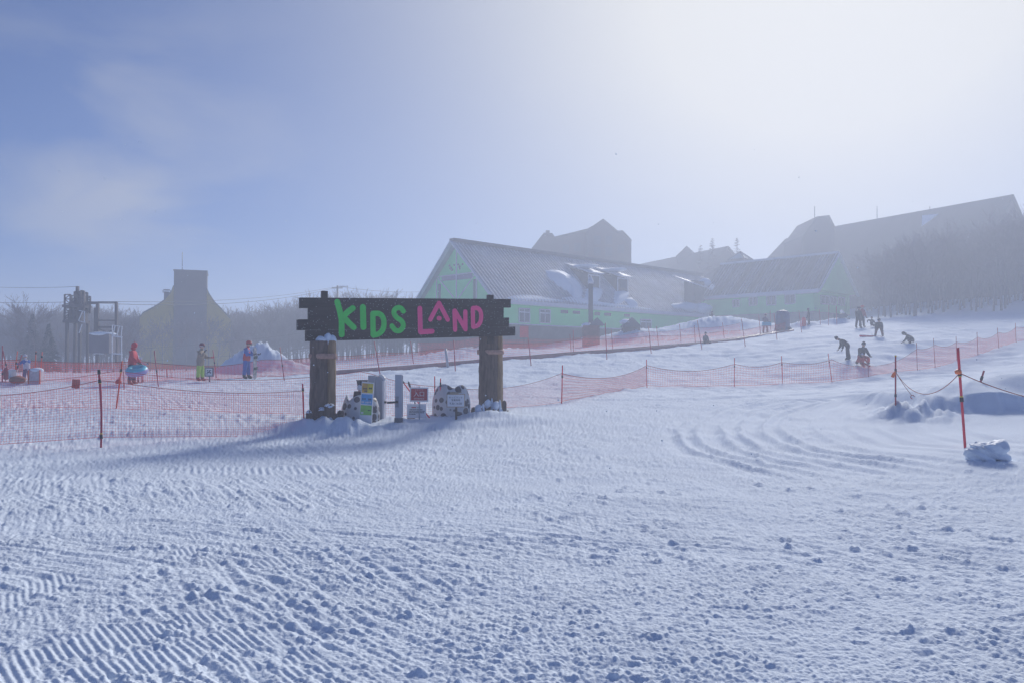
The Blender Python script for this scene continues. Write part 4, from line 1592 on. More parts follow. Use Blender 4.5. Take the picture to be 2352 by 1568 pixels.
    for (x0, y0, x1, y1) in ((1615, 455, 1850, 640), (1912, 490, 2112, 665), ):
        lowp = rp((x1 - 110, y1)); upp = rp((x0 + 20, y0))
        xc = rp(((x0 + x1) / 2, y1))[0]
        wd = 2.4
        yf = lowp[1] - 0.2
        zf = lowp[2]
        yb = min(upp[1] + 1.6, W1 / 2 - 0.5)
        zt = zf + 2.35
        dm = MB()
        zr_f = zf
        dm.box((xc, yf + 0.1, zf + 0.95), (wd, 0.2, 1.9))
        for s in (-1, 1):
            dm.prism([(xc + s * wd / 2, yf + 0.21, zf - 0.1), (xc + s * wd / 2, yf + 0.21, zf + 1.9), (xc + s * wd / 2, yb, zf + 2.2 + (yb - yf) * 0.25), (xc + s * wd / 2, yb, zf)], (-0.08, 0, 0), (0.08, 0, 0))
        dob = dm.build('dormer', M_BASE, g)
        r_ = MB()
        r_.prism([(xc - wd / 2 - 0.35, yf - 0.5, zf + 1.95), (xc + wd / 2 + 0.35, yf - 0.5, zf + 1.95), (xc + wd / 2 + 0.35, yb + 0.2, zf + 2.45 + (yb - yf) * 0.3), (xc - wd / 2 - 0.35, yb + 0.2, zf + 2.45 + (yb - yf) * 0.3)], (0, 0, 0), (0, 0, 0.16))
        r_.build('dormer_roof', M_TRIM, dob)
        f_ = MB()
        f_.box((xc - wd / 2 + 0.1, yf - 0.04, zf + 0.95), (0.16, 0.06, 1.86)); f_.box((xc + wd / 2 - 0.1, yf - 0.04, zf + 0.95), (0.16, 0.06, 1.86)); f_.box((xc, yf - 0.043, zf + 1.78), (wd - 0.36, 0.06, 0.18))
        f_.build('dormer_frame', M_TRIM, dob)
        s_ = MB(); s_.box((xc + 0.1, yf - 0.02, zf + 1.05), (1.2, 0.04, 1.0)); s_.build('pane', M_GLASS, dob)
        s_ = MB()
        s_.blob((xc, (yf + yb) / 2 - 0.3, zf + 2.45 + (yb - yf) * 0.13), (wd / 2 + 0.2, (yb - yf) / 2 + 0.2, 0.28), n=16, rings=10, seed=int(x0), rough=0.15)
        s_.build('snow_cap', M_SNOW, dob)
    # --- snow drifts on the roof
    def drift(pts, thick, seed, lean=0.0):
        P = [rp(q) for q in pts]
        c = np.mean(P, 0)
        s = MB()
        n = len(P)
        vs = [c + np.array([0, -tz, ty]) * thick]
        rings = 5
        fs = []
        for i in range(1, rings + 1):
            f = i / rings
            for k in range(n):
                p = c + (P[k] - c) * f
                h = thick * (1 - f ** 2.2) * (1 + 0.3 * float(vnoise(np.array([p[0] * 0.8 + seed]), np.array([p[1] * 0.8]), seed)[0])) + 0.02 - 0.06 * (f > 0.95)
                vs.append(p + np.array([0, -tz, ty]) * h)
        for k in range(n):
            fs.append((0, 1 + k, 1 + (k + 1) % n))
        for i in range(rings - 1):
            for k in range(n):
                a = 1 + i * n
                fs.append((a + k, a + n + k, a + n + (k + 1) % n, a + (k + 1) % n))
        s.add(vs, fs, 0, True)
        s.build('roof_snow', M_SNOW, roof)
    def ringpts(pl):
        return [tuple(p) for p in chaikin(np.array(pl + pl[:1], float), 2)[:-1]]
    drift(ringpts([(1250, 455), (1350, 440), (1480, 480), (1590, 560), (1640, 640), (1635, 740), (1560, 755), (1520, 690), (1400, 620), (1300, 540)]), 0.75, 3)
    drift(ringpts([(1660, 640), (1760, 600), (1850, 650), (1790, 770), (1700, 790), (1640, 760)]), 0.5, 4)
    drift(ringpts([(1940, 660), (2060, 640), (2110, 690), (2010, 790), (1940, 800), (1930, 740)]), 0.45, 5)
    drift(ringpts([(2040, 740), (2090, 715), (2140, 760), (2200, 815), (2080, 820)]), 0.4, 6)
    drift(ringpts([(840, 730), (960, 690), (1150, 690), (1360, 735), (1500, 750), (1480, 770), (1200, 758), (950, 748)]), 0.10, 8)
    drift(ringpts([(1380, 720), (1540, 700), (1700, 770), (1900, 790), (2100, 810), (2350, 835), (2340, 848), (1900, 812), (1500, 775)]), 0.16, 9)
    # big drift where the wings meet
    s = MB()
    P0 = loc(on_plane(c4(600, 800), wl(0, -1.0), n_front))
    for k, (x, y, zz, rx, ry, rz_) in enumerate(((600, 820, 0, 2.6, 1.6, 0.7), (730, 840, 0, 2.4, 1.8, 0.9), (520, 815, 0, 1.8, 1.2, 0.5), (790, 575, 0, 0.6, 1.0, 0.7), (880, 760, 0, 1.6, 1.2, 2.6))):
        p = loc(on_plane(c4(x, y), wl(0, 0.8), n_front))
        s.blob((p[0], p[1], p[2]), (rx, ry, rz_), n=16, rings=10, seed=k + 11, rough=0.25)
    s.build('roof_snow', M_SNOW, roof)
    # gablet above the junction
    p = loc(on_plane(c4(740, 660), wl(0, 0.0), n_front))
    s = MB(); s.box((p[0], 0.9, p[2]), (2.6, 1.8, 3.0)); jd = s.build('dormer', M_BASE, g)
    a = loc(on_plane(c4(645, 578), wl(0, -0.4), n_front)); c = loc(on_plane(c4(830, 640), wl(0, -0.4), n_front))
    s = MB(); s.prism([(a[0] - 0.2, -0.5, a[2]), (c[0] + 0.2, -0.5, c[2]), (c[0] + 0.2, 2.6, c[2] + 1.2), (a[0] - 0.2, 2.6, a[2] + 1.2)], (0, 0, 0), (0, 0, 0.2)); s.build('dormer_roof', M_TRIM, jd)

    # --- wing 2: comes towards the viewer, gable end facing right-front
    A2 = loc((40.8, 103.8, 0))           # near eave corner of wing 2
    W2, L2 = 11.8, 17.5
    ZE2, ZR2 = 9.75, 14.9
    xa, ya = A2[0], A2[1]
    zb2 = 6.6
    ws = []
    b = MB()
    b.box((xa + 0.15, ya + L2 / 2, (ZE2 + zb2) / 2), (0.3, L2, ZE2 - zb2))
    b.box((xa + W2 - 0.15, ya + L2 / 2, (ZE2 + zb2) / 2), (0.3, L2, ZE2 - zb2))
    b.build('wall', M_MINT, g)
    b = MB()
    b.box((xa + W2 / 2, ya + 0.5, (ZE2 - 0.3 + zb2) / 2), (W2 - 0.61, 0.3, ZE2 - 0.3 - zb2))
    gw = b.build('wall', M_MINT, g)
    b = MB()
    b.prism([(xa - 0.1, ya, ZE2 - 0.3), (xa + W2 + 0.1, ya, ZE2 - 0.3), (xa + W2 / 2, ya, ZR2 - 0.15)], (0, -0.8, 0), (0, 0.3, 0))
    g2 = b.build('gable_wall', mat('pale_green_gable', (0.36, 0.90, 0.32), 0.75, 0.06, 0.6), g)
    b = MB(); b.box((xa + W2 / 2, ya + L2 / 2, zb2 / 2 + 0.9), (W2 + 0.06, L2 + 0.06, zb2 - 1.8)); b.build('plinth', M_BEIGE, g)
    sl2 = math.hypot(W2 / 2, ZR2 - ZE2); tx, tz2 = W2 / 2 / sl2, (ZR2 - ZE2) / sl2
    Y0, Y1 = ya - 0.95, ya + L2
    def roof2(y, t, o=0.0):
        return (xa - OV * tx + (W2 / 2 + OV * tx) * t - o * tz2, y, ZE2 - OV * tz2 + (ZR2 - ZE2 + OV * tz2) * t + o * tx + 0.1)
    b = MB()
    for s in (0, 1):
        pts = [roof2(Y0, 0), roof2(Y1, 0), roof2(Y1, 1), roof2(Y0, 1)]
        if s:
            pts = [(2 * xa + W2 - p[0], p[1], p[2]) for p in pts]
        b.prism(pts, (0, 0, -0.16), (0, 0, 0))
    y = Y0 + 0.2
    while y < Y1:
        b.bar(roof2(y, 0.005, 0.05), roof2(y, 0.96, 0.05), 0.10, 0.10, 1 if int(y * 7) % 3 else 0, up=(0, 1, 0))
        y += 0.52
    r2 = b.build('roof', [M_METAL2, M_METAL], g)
    b = MB(); b.box((xa + W2 / 2, (Y0 + Y1) / 2, ZR2 + 0.14), (0.8, Y1 - Y0, 0.3)); b.build('ridge_cap', M_TRIM, r2)
    b = MB(); b.box((xa - OV * tx - 0.02, (Y0 + Y1) / 2, ZE2 - OV * tz2), (0.16, Y1 - Y0, 0.55)); b.build('fascia', M_TRIM, r2)
    for s in (0, 1):
        a, c = roof2(Y0 - 0.05, -0.01), roof2(Y0 - 0.05, 1.0)
        if s:
            a, c = (2 * xa + W2 - a[0], a[1], a[2]), (2 * xa + W2 - c[0], c[1], c[2])
        b = MB(); b.bar((a[0], a[1], a[2] - 0.14), (c[0], c[1], c[2] - 0.14), 0.12, 0.42, 0, up=(0, 1, 0)); b.build('bargeboard', M_TRIM, r2)
    # wing 2 windows on its long side
    def sp(pt):
        p = loc(on_plane(c4(*pt), wl(xa, 0), n_gab)); return p[1], p[2]
    def swin(q, f, ax):
        a, c = f((q[0], q[1])), f((q[2], q[3]))
        u0, u1, z0, z1 = min(a[0], c[0]), max(a[0], c[0]), min(a[1], c[1]), max(a[1], c[1])
        fr = MB(); gl = MB()
        t = 0.12
        for (cu, cz, du, dz) in (((u0 + u1) / 2, z0, u1 - u0, t), ((u0 + u1) / 2, z1, u1 - u0, t), (u0, (z0 + z1) / 2, t, z1 - z0 - t), (u1, (z0 + z1) / 2, t, z1 - z0 - t), ((u0 + u1) / 2, (z0 + z1) / 2, t * 0.7, z1 - z0 - t)):
            if ax == 'x':
                fr.box((xa - 0.05, cu, cz), (0.1, du, dz))
            else:
                fr.box((cu, ya + 0.3, cz), (du, 0.1, dz))
        if ax == 'x':
            gl.box((xa - 0.02, (u0 + u1) / 2, (z0 + z1) / 2), (0.03, u1 - u0 - t, z1 - z0 - t))
        else:
            gl.box(((u0 + u1) / 2, ya + 0.335, (z0 + z1) / 2), (u1 - u0 - t, 0.02, z1 - z0 - t))
        w = fr.build('window', M_TRIM, g); gl.build('pane', M_GLASS, w)
    for q in ((1070, 745, 1130, 810), (1228, 722, 1308, 796), (1400, 708, 1492, 792), (1580, 696, 1680, 780)):
        swin(q, sp, 'x')
    def ep(pt):
        p = loc(on_plane(c4(*pt), wl(0, ya + 0.35), n_front)); return p[0], p[2]
    for q in ((1925, 700, 2010, 790), (2020, 712, 2078, 792), (2095, 718, 2160, 800)):
        swin(q, ep, 'y')
    # --- junction: hipped roof with a glazed lantern
    pk = loc((D(*c4(1140, 275), 128.0)))
    b = MB()
    hw = 8.5
    zbse = ZE2 + 0.2
    qs = [(pk[0] - hw, pk[1] - hw), (pk[0] + hw, pk[1] - hw), (pk[0] + hw, pk[1] + hw), (pk[0] - hw, pk[1] + hw)]
    zc = pk[2] - 1.4
    lw = 1.5
    qt = [(pk[0] - lw, pk[1] - lw), (pk[0] + lw, pk[1] - lw), (pk[0] + lw, pk[1] + lw), (pk[0] - lw, pk[1] + lw)]
    vs = [(x, y, zbse) for x, y in qs] + [(x, y, zc) for x, y in qt]
    b.add(vs, [(0, 1, 5, 4), (1, 2, 6, 5), (2, 3, 7, 6), (3, 0, 4, 7), (3, 2, 1, 0), (4, 5, 6, 7)])
    hr = b.build('hip_roof', M_METAL2, g)
    b = MB()
    vs = [(x, y, zc + 0.02) for x, y in qt] + [(pk[0], pk[1], pk[2])]
    b.add(vs, [(0, 1, 4), (1, 2, 4), (2, 3, 4), (3, 0, 4), (3, 2, 1, 0)])
    ln = b.build('roof_lantern', mat('pale_glazing', (0.45, 0.55, 0.55), 0.3, 0.1, 1), hr)
    b = MB()
    for k in range(4):
        b.bar((qt[k][0], qt[k][1], zc + 0.05), (pk[0], pk[1], pk[2] + 0.06), 0.16, 0.16)
        k2 = (k + 1) % 4
        b.bar((qt[k][0], qt[k][1], zc + 0.05), (qt[k2][0], qt[k2][1], zc + 0.05), 0.15, 0.15)
    b.build('lantern_frame', M_DSTEEL, ln)
    b = MB(); b.box((pk[0], pk[1], (zbse + 1.0) / 2), (hw * 1.7, hw * 1.7, zbse - 1.0)); b.build('core_wall', M_BEIGE, g)


build_lodge()

# mast standing in front of the lodge, with a low brick shed at its foot
p = D(1357, 770, 76.0); gzz = gz(p[0], 76.0)
t = thing('roof_mast', 'tall grey mast before the lodge roof with pointed cowl', 'mast', (p[0], 76.0, gzz))
zt_ = D(1357, 652, 76.0)[2] - gzz; zb_ = D(1357, 748, 76.0)[2] - gzz
b = MB(); b.box((0, 0, zt_ / 2 - 0.2), (0.42, 0.42, zt_ + 0.4)); b.build('shaft', mat('weathered_mast', (0.17, 0.16, 0.17), 0.7, 0.2, 2), t)
b = MB(); b.lathe([(0.30, zt_), (0.30, zt_ + 0.25), (0.05, zt_ + 0.8)], (0, 0, 0), 10); b.build('cowl', M_TRIM, t)
p = D(1357, 772, 75.0); gzz = gz(p[0], 75.0)
t = thing('plant_shed', 'small dark shed with snowy top at the foot of the grey mast', 'shed', (p[0], 75.0, gzz))
zt_ = D(1357, 748, 75.0)[2] - gzz
b = MB(); b.box((0, 0, zt_ / 2 - 0.2), (1.6, 1.2, zt_ + 0.4)); b.build('wall', mat('dull_brick', (0.19, 0.09, 0.09), 0.85, 0.3, 3), t)
b = MB(); b.prism([(-0.2, -0.75, zt_ + 0.01), (1.3, -0.75, zt_ + 0.01), (0.55, -0.75, zt_ + 0.75)], (0, 0, 0), (0, 1.5, 0)); b.build('roof', M_DSTEEL, t)
b = MB(); b.blob((-0.35, 0, zt_ + 0.02), (0.6, 0.6, 0.28), rough=0.2); b.build('snow_cap', M_SNOW, t)
p = D(1449, 765, 78.0); gzz = gz(p[0], 78.0)
t = thing('plant_shed', 'small dark gabled shed in the snow bank right of the mast', 'shed', (p[0], 78.0, gzz - 0.3))
zt_ = D(1449, 752, 78.0)[2] - gzz + 0.3
b = MB(); b.box((0, 0, zt_ / 2), (1.7, 1.2, zt_)); b.build('wall', M_BASE, t)
b = MB(); b.prism([(-1.05, -0.75, zt_ + 0.01), (1.05, -0.75, zt_ + 0.01), (0, -0.75, zt_ + 1.0)], (0, 0, 0), (0, 1.5, 0)); b.build('roof', M_DSTEEL, t)
b = MB(); b.blob((-0.5, 0, zt_ + 0.55), (0.7, 0.8, 0.3), rough=0.2); b.build('snow_cap', M_SNOW, t)
p = D(1204, 765, 70.0); gzz = gz(p[0], 70.0)
b = MB(); b.box((0, 0, D(1204, 762, 70.0)[2] - gzz), (0.75, 0.1, 1.0)); b.tube([(0, 0.08, -0.2), (0, 0.08, D(1204, 770, 70.0)[2] - gzz)], 0.05, 6)
t = thing('warning_board', 'red orange board on a post under the lodge windows', 'sign', (p[0], 70.0, gzz))
zz = D(1204, 762, 70.0)[2] - gzz
b = MB(); b.box((0, 0, zz), (0.8, 0.06, 1.05)); b.build('board', M_INKR, t)
b = MB(); b.tube([(0, 0.08, -0.2), (0, 0.08, zz + 0.2)], 0.05, 6); b.build('post', M_DSTEEL, t)


# ------------------------------------------------------------------ hotels behind
M_HOTW = mat('hotel_wall', (0.13, 0.10, 0.10), 0.85, 0.1, 0.3)
M_HOTR = mat('hotel_roof', (0.085, 0.07, 0.08), 0.8, 0.15, 0.3)


def gabled(mb_w, mb_r, o, ud, Lh, Wh, z0, ze, zr, ov=0.5):
    """a gabled block: o = ridge end nearest, ud = ridge direction (xy), in local metres"""
    u = np.array(ud) / np.linalg.norm(ud); n = np.array([-u[1], u[0]])
    def P(s, w, z):
        q = np.array(o) + u * s + n * w
        return (q[0], q[1], z)
    for s in (0, Lh):
        pass
    prof = [(-Wh, z0), (Wh, z0), (Wh, ze), (0, zr - 0.02), (-Wh, ze)]
    mb_w.prism([P(0, w, z) for w, z in prof], (0, 0, 0), tuple(np.append(u * Lh, 0)))
    k = (zr - ze) / Wh
    for s in (-1, 1):
        pts = [P(-ov, s * 0.0, zr + 0.05), P(Lh + ov, 0, zr + 0.05), P(Lh + ov, s * (Wh + ov), ze - k * ov + 0.05), P(-ov, s * (Wh + ov), ze - k * ov + 0.05)]
        mb_r.prism(pts, (0, 0, 0), (0, 0, 0.3))


def win_grid(name_parent, o, ud, rows, cols, x0, dx, z0, dz, m, w=1.3, h=1.6, off=0.06):
    u = np.array(ud) / np.linalg.norm(ud)
    nrm_ = np.array([u[1], -u[0]])
    if nrm_[1] > 0:
        nrm_ = -nrm_
    rz = math.atan2(u[1], u[0])
    for r in range(rows):
        for c in range(cols):
            q = np.array(o) + u * (x0 + c * dx) + nrm_ * off
            b = MB(); b.box((q[0], q[1], z0 + r * dz), (w, 0.1, h), rz=rz)
            b.build('window', m, name_parent)


M_HWIN = mat('hotel_window', (0.09, 0.09, 0.11), 0.3, 0.2, 1)

def profile_block(t, org, pts, Y, depth, ybot, wm, rm, wn, rn, skew=0.0):
    """a block whose gable profile faces the viewer; pts are picture points along the roof from left to right"""
    P = []
    for q in pts:
        p = D(q[0], q[1], Y)
        P.append((p[0] - org[0], p[2] - org[2]))
    back = (skew * depth, depth, 0)
    b = MB()
    b.prism([(P[0][0], Y - org[1], ybot)] + [(a, Y - org[1], z) for a, z in P] + [(P[-1][0], Y - org[1], ybot)], (0, 0, 0), back)
    b.build(wn, wm, t)
    b = MB()
    for k in range(len(P) - 1):
        if abs(P[k + 1][0] - P[k][0]) < 0.05:
            continue
        (xa, za), (xb, zb) = P[k], P[k + 1]
        b.prism([(xa, Y - org[1] - 0.4, za + 0.03), (xb, Y - org[1] - 0.4, zb + 0.03), (xb, Y - org[1] - 0.4, zb + 0.35), (xa, Y - org[1] - 0.4, za + 0.35)], (0, 0, 0), (back[0], depth + 0.6, 0))
    b.build(rn, rm, t)


Yh = 138.0
O1 = np.array([D(1340, 560, Yh)[0], Yh, 8.0])
t = thing('hotel_tower', 'hazy gabled hotel block rising behind the lodge roof', 'building', O1)
profile_block(t, O1, [(1221, 576), (1249, 540), (1268, 541), (1274, 549), (1364, 527)], Yh + 3, 14, 0, M_HOTW, M_HOTR, 'wall', 'roof')
profile_block(t, O1, [(1350, 530), (1363, 523), (1385, 508), (1407, 526), (1418, 536)], Yh - 1, 14, 0, M_HOTW, M_HOTR, 'tower_wall', 'tower_roof')
profile_block(t, O1, [(1406, 536), (1430, 535), (1450, 556)], Yh + 1, 12, 0, M_HOTW, M_HOTR, 'wing_wall', 'wing_roof')
for (px, py) in ((1372, 552), (1398, 552), (1372, 578), (1398, 578), (1426, 572), (1300, 572), (1326, 568)):
    q = D(px, py, Yh - 1.05 if px < 1420 and px > 1350 else (Yh + 0.95 if px > 1400 else Yh + 2.95))
    b = MB(); b.box((q[0] - O1[0], q[1] - O1[1], q[2] - O1[2]), (1.2, 0.1, 1.5)); b.build('window', M_HWIN, t)
b = MB(); q = D(1258, 540, Yh + 5); b.box((q[0] - O1[0], 5, q[2] - O1[2]), (0.7, 0.7, 1.6)); b.build('chimney', M_HOTR, t)

# low right hotel
Yh = 165.0
T0 = np.array([(1560 - 1176) / F * Yh, Yh])
t = thing('hotel_wing', 'faint long hotel roof between the two green roofs', 'building', (T0[0], Yh, 8.0))
bw, br = MB(), MB()
r0 = D(1669, 570, 150.0); r1 = D(1440, 604, 183.0)
gabled(bw, br, (r0[0] - T0[0], r0[1] - T0[1]), (r1[0] - r0[0], r1[1] - r0[1]), math.hypot(r1[0] - r0[0], r1[1] - r0[1]), 6.5, 0, r0[2] - 8 - 5.5, r0[2] - 8)
bw.build('wall', M_HOTW, t); br.build('roof', M_HOTR, t)
q0 = D(1570, 578, 163.0)
bw, br = MB(), MB()
gabled(bw, br, (q0[0] - T0[0], q0[1] - T0[1] - 3), (0.3, 1), 7, 2.0, 8, q0[2] - 9.5, q0[2] - 8 + 0.4, 0.2)
bw.build('dormer', M_HOTW, t); br.build('dormer_roof', M_HOTR, t)

# big right hotel
R1 = D(2322, 453, 113.0); R2 = D(1915, 526, 140.0)
t = thing('large_hotel', 'large dark hotel with long sloping roofline above the bare wood', 'building', (R1[0], R1[1], 9.0))
ud = np.array([R2[0] - R1[0], R2[1] - R1[1]]); Lh = np.linalg.norm(ud); ud /= Lh
bw, br = MB(), MB()
gabled(bw, br, (0, 0), ud, Lh + 4, 6.5, 0, 9.0, R1[2] - 9.0, 0.4)
ow = bw.build('wall', M_HOTW, t); orr = br.build('roof', M_HOTR, t)
nn = np.array([-ud[1], ud[0]])
if nn[1] > 0:
    nn = -nn
O3 = np.array([R1[0], R1[1], 9.0])
q = D(1892, 500, 136.0)
c_t = np.array([q[0] - R1[0], q[1] - R1[1]])
profile_block(t, O3, [(1843, 546), (1875, 503), (1903, 500), (1916, 526)], 135.0, 9, 0, M_HOTW, M_HOTR, 'tower_wall', 'tower_roof')
bw, br = MB(), MB()
qa_ = D(1860, 541, 144.0); qb_ = D(1806, 547, 150.0)
gabled(bw, br, (qa_[0] - R1[0], qa_[1] - R1[1]), (qb_[0] - qa_[0], qb_[1] - qa_[1]), 6.5, 4.6, 0, qa_[2] - 9 - 4.2, qa_[2] - 9, 0.2)
bw.build('wing_wall', M_HOTW, t); br.build('wing_roof', M_HOTR, t)
# snow patch left on the roof, two thin masts
kk = (R1[2] - 9.0 - 9.0) / 6.5
def rfp(s, w):
    q = ud * s + nn * w
    return np.array([q[0], q[1], R1[2] - 9.0 - kk * w + 0.5])
b = MB()
b.prism([rfp(10.4, 1.2), rfp(13.2, 1.0), rfp(12.2, 2.6)], (0, 0, 0), (0, 0, 0.12)); b.build('roof_snow', M_SNOW, orr)
for s, h in ((22, 2.5), (12.5, 0.8)):
    q = ud * s
    b = MB(); b.tube([(q[0], q[1], R1[2] - 9), (q[0], q[1], R1[2] - 9 + h)], 0.06, 5); b.build('mast', M_DSTEEL, orr)
b = MB(); b.tube([(c_t[0] - 1.6, c_t[1], D(1884, 512, 136)[2] - 9), (c_t[0] - 1.6, c_t[1], D(1884, 474, 136)[2] - 9)], 0.07, 5); b.build('mast', M_DSTEEL, t)

# ------------------------------------------------------------------ yellow sided house with the square tower on the left
M_YW = mat('mustard_wall', (0.50, 0.36, 0.035), 0.8, 0.1, 0.6)
M_YT = mat('slate_tower', (0.115, 0.11, 0.125), 0.8, 0.12, 0.6)
Yt = 102.0
def cy(x, y):
    return d_src(320 + x / 6.03, 640 + y / 6.03)
px0, _ = cy(940, 900)
T0 = D(px0, 850, Yt); g0 = gz(T0[0], Yt)
t = thing('yellow_house', 'mustard sided house with flared gable and square slate tower', 'building', (T0[0], Yt, g0 - 0.3), 0.36)
def yl(x, y):
    p = D(*cy(x, y), Yt); return (p[0] - T0[0]) * 0.95, p[2] - g0 + 0.3
out = [(210, 1700), (210, 950), (262, 880), (420, 790), (560, 690), (660, 560), (690, 470), (1165, 450), (1215, 570), (1300, 700), (1400, 800), (1540, 950), (1540, 1700)]
b = MB()
b.prism([(p[0], 0, p[1]) for p in [yl(*o) for o in out]], (0, 0, 0), (0, 9.0, 0)); b.build('wall', M_YW, t)
a, c = yl(705, 235), yl(1172, 1700)
b = MB(); b.box(((a[0] + c[0]) / 2, 2.4, (a[1] + c[1]) / 2), (c[0] - a[0], 5.6, a[1] - c[1])); tw = b.build('tower', M_YT, t)
b = MB(); b.box(((a[0] + c[0]) / 2, 2.4, a[1] + 0.06), (c[0] - a[0] + 0.16, 5.8, 0.16)); b.build('tower_coping', M_YT, tw)
am = yl(810, 240); at_ = yl(812, -80)
b = MB(); b.tube([(am[0], 2, am[1]), (at_[0], 2, at_[1])], 0.045, 5); b.build('mast', M_DSTEEL, tw)
b = MB()
for rng in (out[1:7], out[7:12]):
    pts = [yl(*o) for o in rng]
    for k in range(len(pts) - 1):
        (xa, za), (xb, zb) = pts[k], pts[k + 1]
        b.prism([(xa, 0.12, za + 0.02), (xb, 0.12, zb + 0.02), (xb, 0.12, zb + 0.2), (xa, 0.12, za + 0.2)], (0, 0, 0), (0, 9.0, 0))
b.build('roof', M_YT, t)
a, c = yl(552, 540), yl(628, 700)
b = MB(); b.box(((a[0] + c[0]) / 2, 1.2, (a[1] + c[1]) / 2 - 0.4), (c[0] - a[0], 0.8, a[1] - c[1] + 0.8)); ch = b.build('chimney', M_YT, t)
a, c = yl(548, 505), yl(632, 525)
b = MB(); b.box(((a[0] + c[0]) / 2, 1.2, (a[1] + c[1]) / 2), (c[0] - a[0] + 0.05, 0.9, 0.12))
for sx in (-0.5, 0.5):
    b.box(((a[0] + c[0]) / 2 + sx * 0.9, 1.2, c[1] - 0.12), (0.08, 0.6, 0.3))
b.build('chimney_cap', M_DSTEEL, ch)
a, c = yl(340, 690), yl(545, 1000)
b = MB(); b.prism([(a[0] - 1.4, 0, c[1]), (c[0], 0, c[1]), (c[0], 0, a[1]), (a[0], 0, a[1])], (0, 9.3, 0), (0, 16, 0)); b.build('rear_roof', M_YT, t)

# ------------------------------------------------------------------ bare winter trees
M_TRUNK = mat('bare_bark', (0.17, 0.145, 0.155), 0.9, 0.3, 3)
M_TWIG = mat('bare_twigs', (0.22, 0.185, 0.20), 0.9, 0.25, 2)
M_FOREST = mat('forest_bark', (0.15, 0.125, 0.145), 0.9, 0.3, 0.4)
M_SPRUCE = mat('spruce_needles', (0.05, 0.06, 0.055), 0.9, 0.3, 2)


def tree_segments(H, rnd, levels=4, spread=0.55, n1=9, low=0.22, fine=1.0):
    """list of (a, b, ra, rb, level)"""
    seg = []

    def grow(p, d, ln, r, lev):
        n = 4 if lev == 0 else 3
        q = p
        pts = [p]
        for i in range(n):
            d = (d + Vector((rnd.gauss(0, 1), rnd.gauss(0, 1), rnd.gauss(0, 0.6) + 0.25)) * (0.05 if lev == 0 else 0.14)).normalized()
            e = q + d * (ln / n)
            ra = r * (1 - 0.75 * i / n); rb = r * (1 - 0.75 * (i + 1) / n)
            seg.append((q, e, ra, rb, lev))
            q = e
            pts.append(q)
        if lev >= levels:
            return
        k = n1 if lev == 0 else (5 if lev == 1 else 4)
        for j in range(int(k * (fine if lev else 1) + 0.5)):
            f = (low + (1 - low) * (j + rnd.random()) / k) if lev == 0 else (0.25 + 0.75 * rnd.random())
            i = min(int(f * n), n - 1)
            bp = pts[i].lerp(pts[i + 1], f * n - i)
            ax = d.orthogonal().normalized()
            ax.rotate(Matrix.Rotation(rnd.random() * 6.283, 3, d))
            nd = (d * (0.62 if lev == 0 else 0.75) + ax * spread * (1.2 - 0.25 * lev) + Vector((0, 0, 0.18))).normalized()
            grow(bp, nd, ln * (0.50 if lev == 0 else 0.58) * (1.15 - 0.55 * f if lev == 0 else 1) * (0.75 + 0.5 * rnd.random()), max(r * (0.42 - 0.1 * f), 0.012), lev + 1)
    grow(Vector((0, 0, -0.3)), Vector((0, 0, 1)), H * 0.86, H * 0.0135 + 0.02, 0)
    return seg


def seg_mesh(mb, segs, n=3, rmin=0.0):
    for a, b_, ra, rb, lv in segs:
        d = (b_ - a)
        if d.length < 1e-6:
            continue
        z = d.normalized()
        x = z.orthogonal().normalized(); y = z.cross(x)
        vs = []
        for p, r in ((a, max(ra, rmin)), (b_, max(rb, rmin))):
            for k in range(n):
                t = 2 * PI * k / n
                vs.append(p + (x * math.cos(t) + y * math.sin(t)) * r)
        mb.add(vs, [(k, (k + 1) % n, n + (k + 1) % n, n + k) for k in range(n)])


TREES = []
for v in range(6):
    rnd = random.Random(100 + v)
    sg = tree_segments(10.0, rnd, 4, 0.62, 10, 0.36 if v < 4 else 0.22)
    t_ = MB(); seg_mesh(t_, [s for s in sg if s[4] == 0], 6)
    c_m = MB(); seg_mesh(c_m, [s for s in sg if s[4] > 0], 3, 0.014)
    TREES.append((t_.mesh('bare_tree_trunk', M_TRUNK, False), c_m.mesh('bare_tree_crown', M_TWIG, False)))


def put_tree(x, y, h, label, group, rnd, var=None):
    k = rnd.randrange(len(TREES)) if var is None else var
    t = thing('bare_tree', label, 'tree', (x, y, gz(x, y)), rnd.random() * 6.28, group)
    s = h / 10.0
    w = s * (0.85 + 0.3 * rnd.random())
    t.scale = (w, w, s)
    o = bpy.data.objects.new('trunk', TREES[k][0]); link(o, t)
    o = bpy.data.objects.new('crown', TREES[k][1]); link(o, t)
    return t


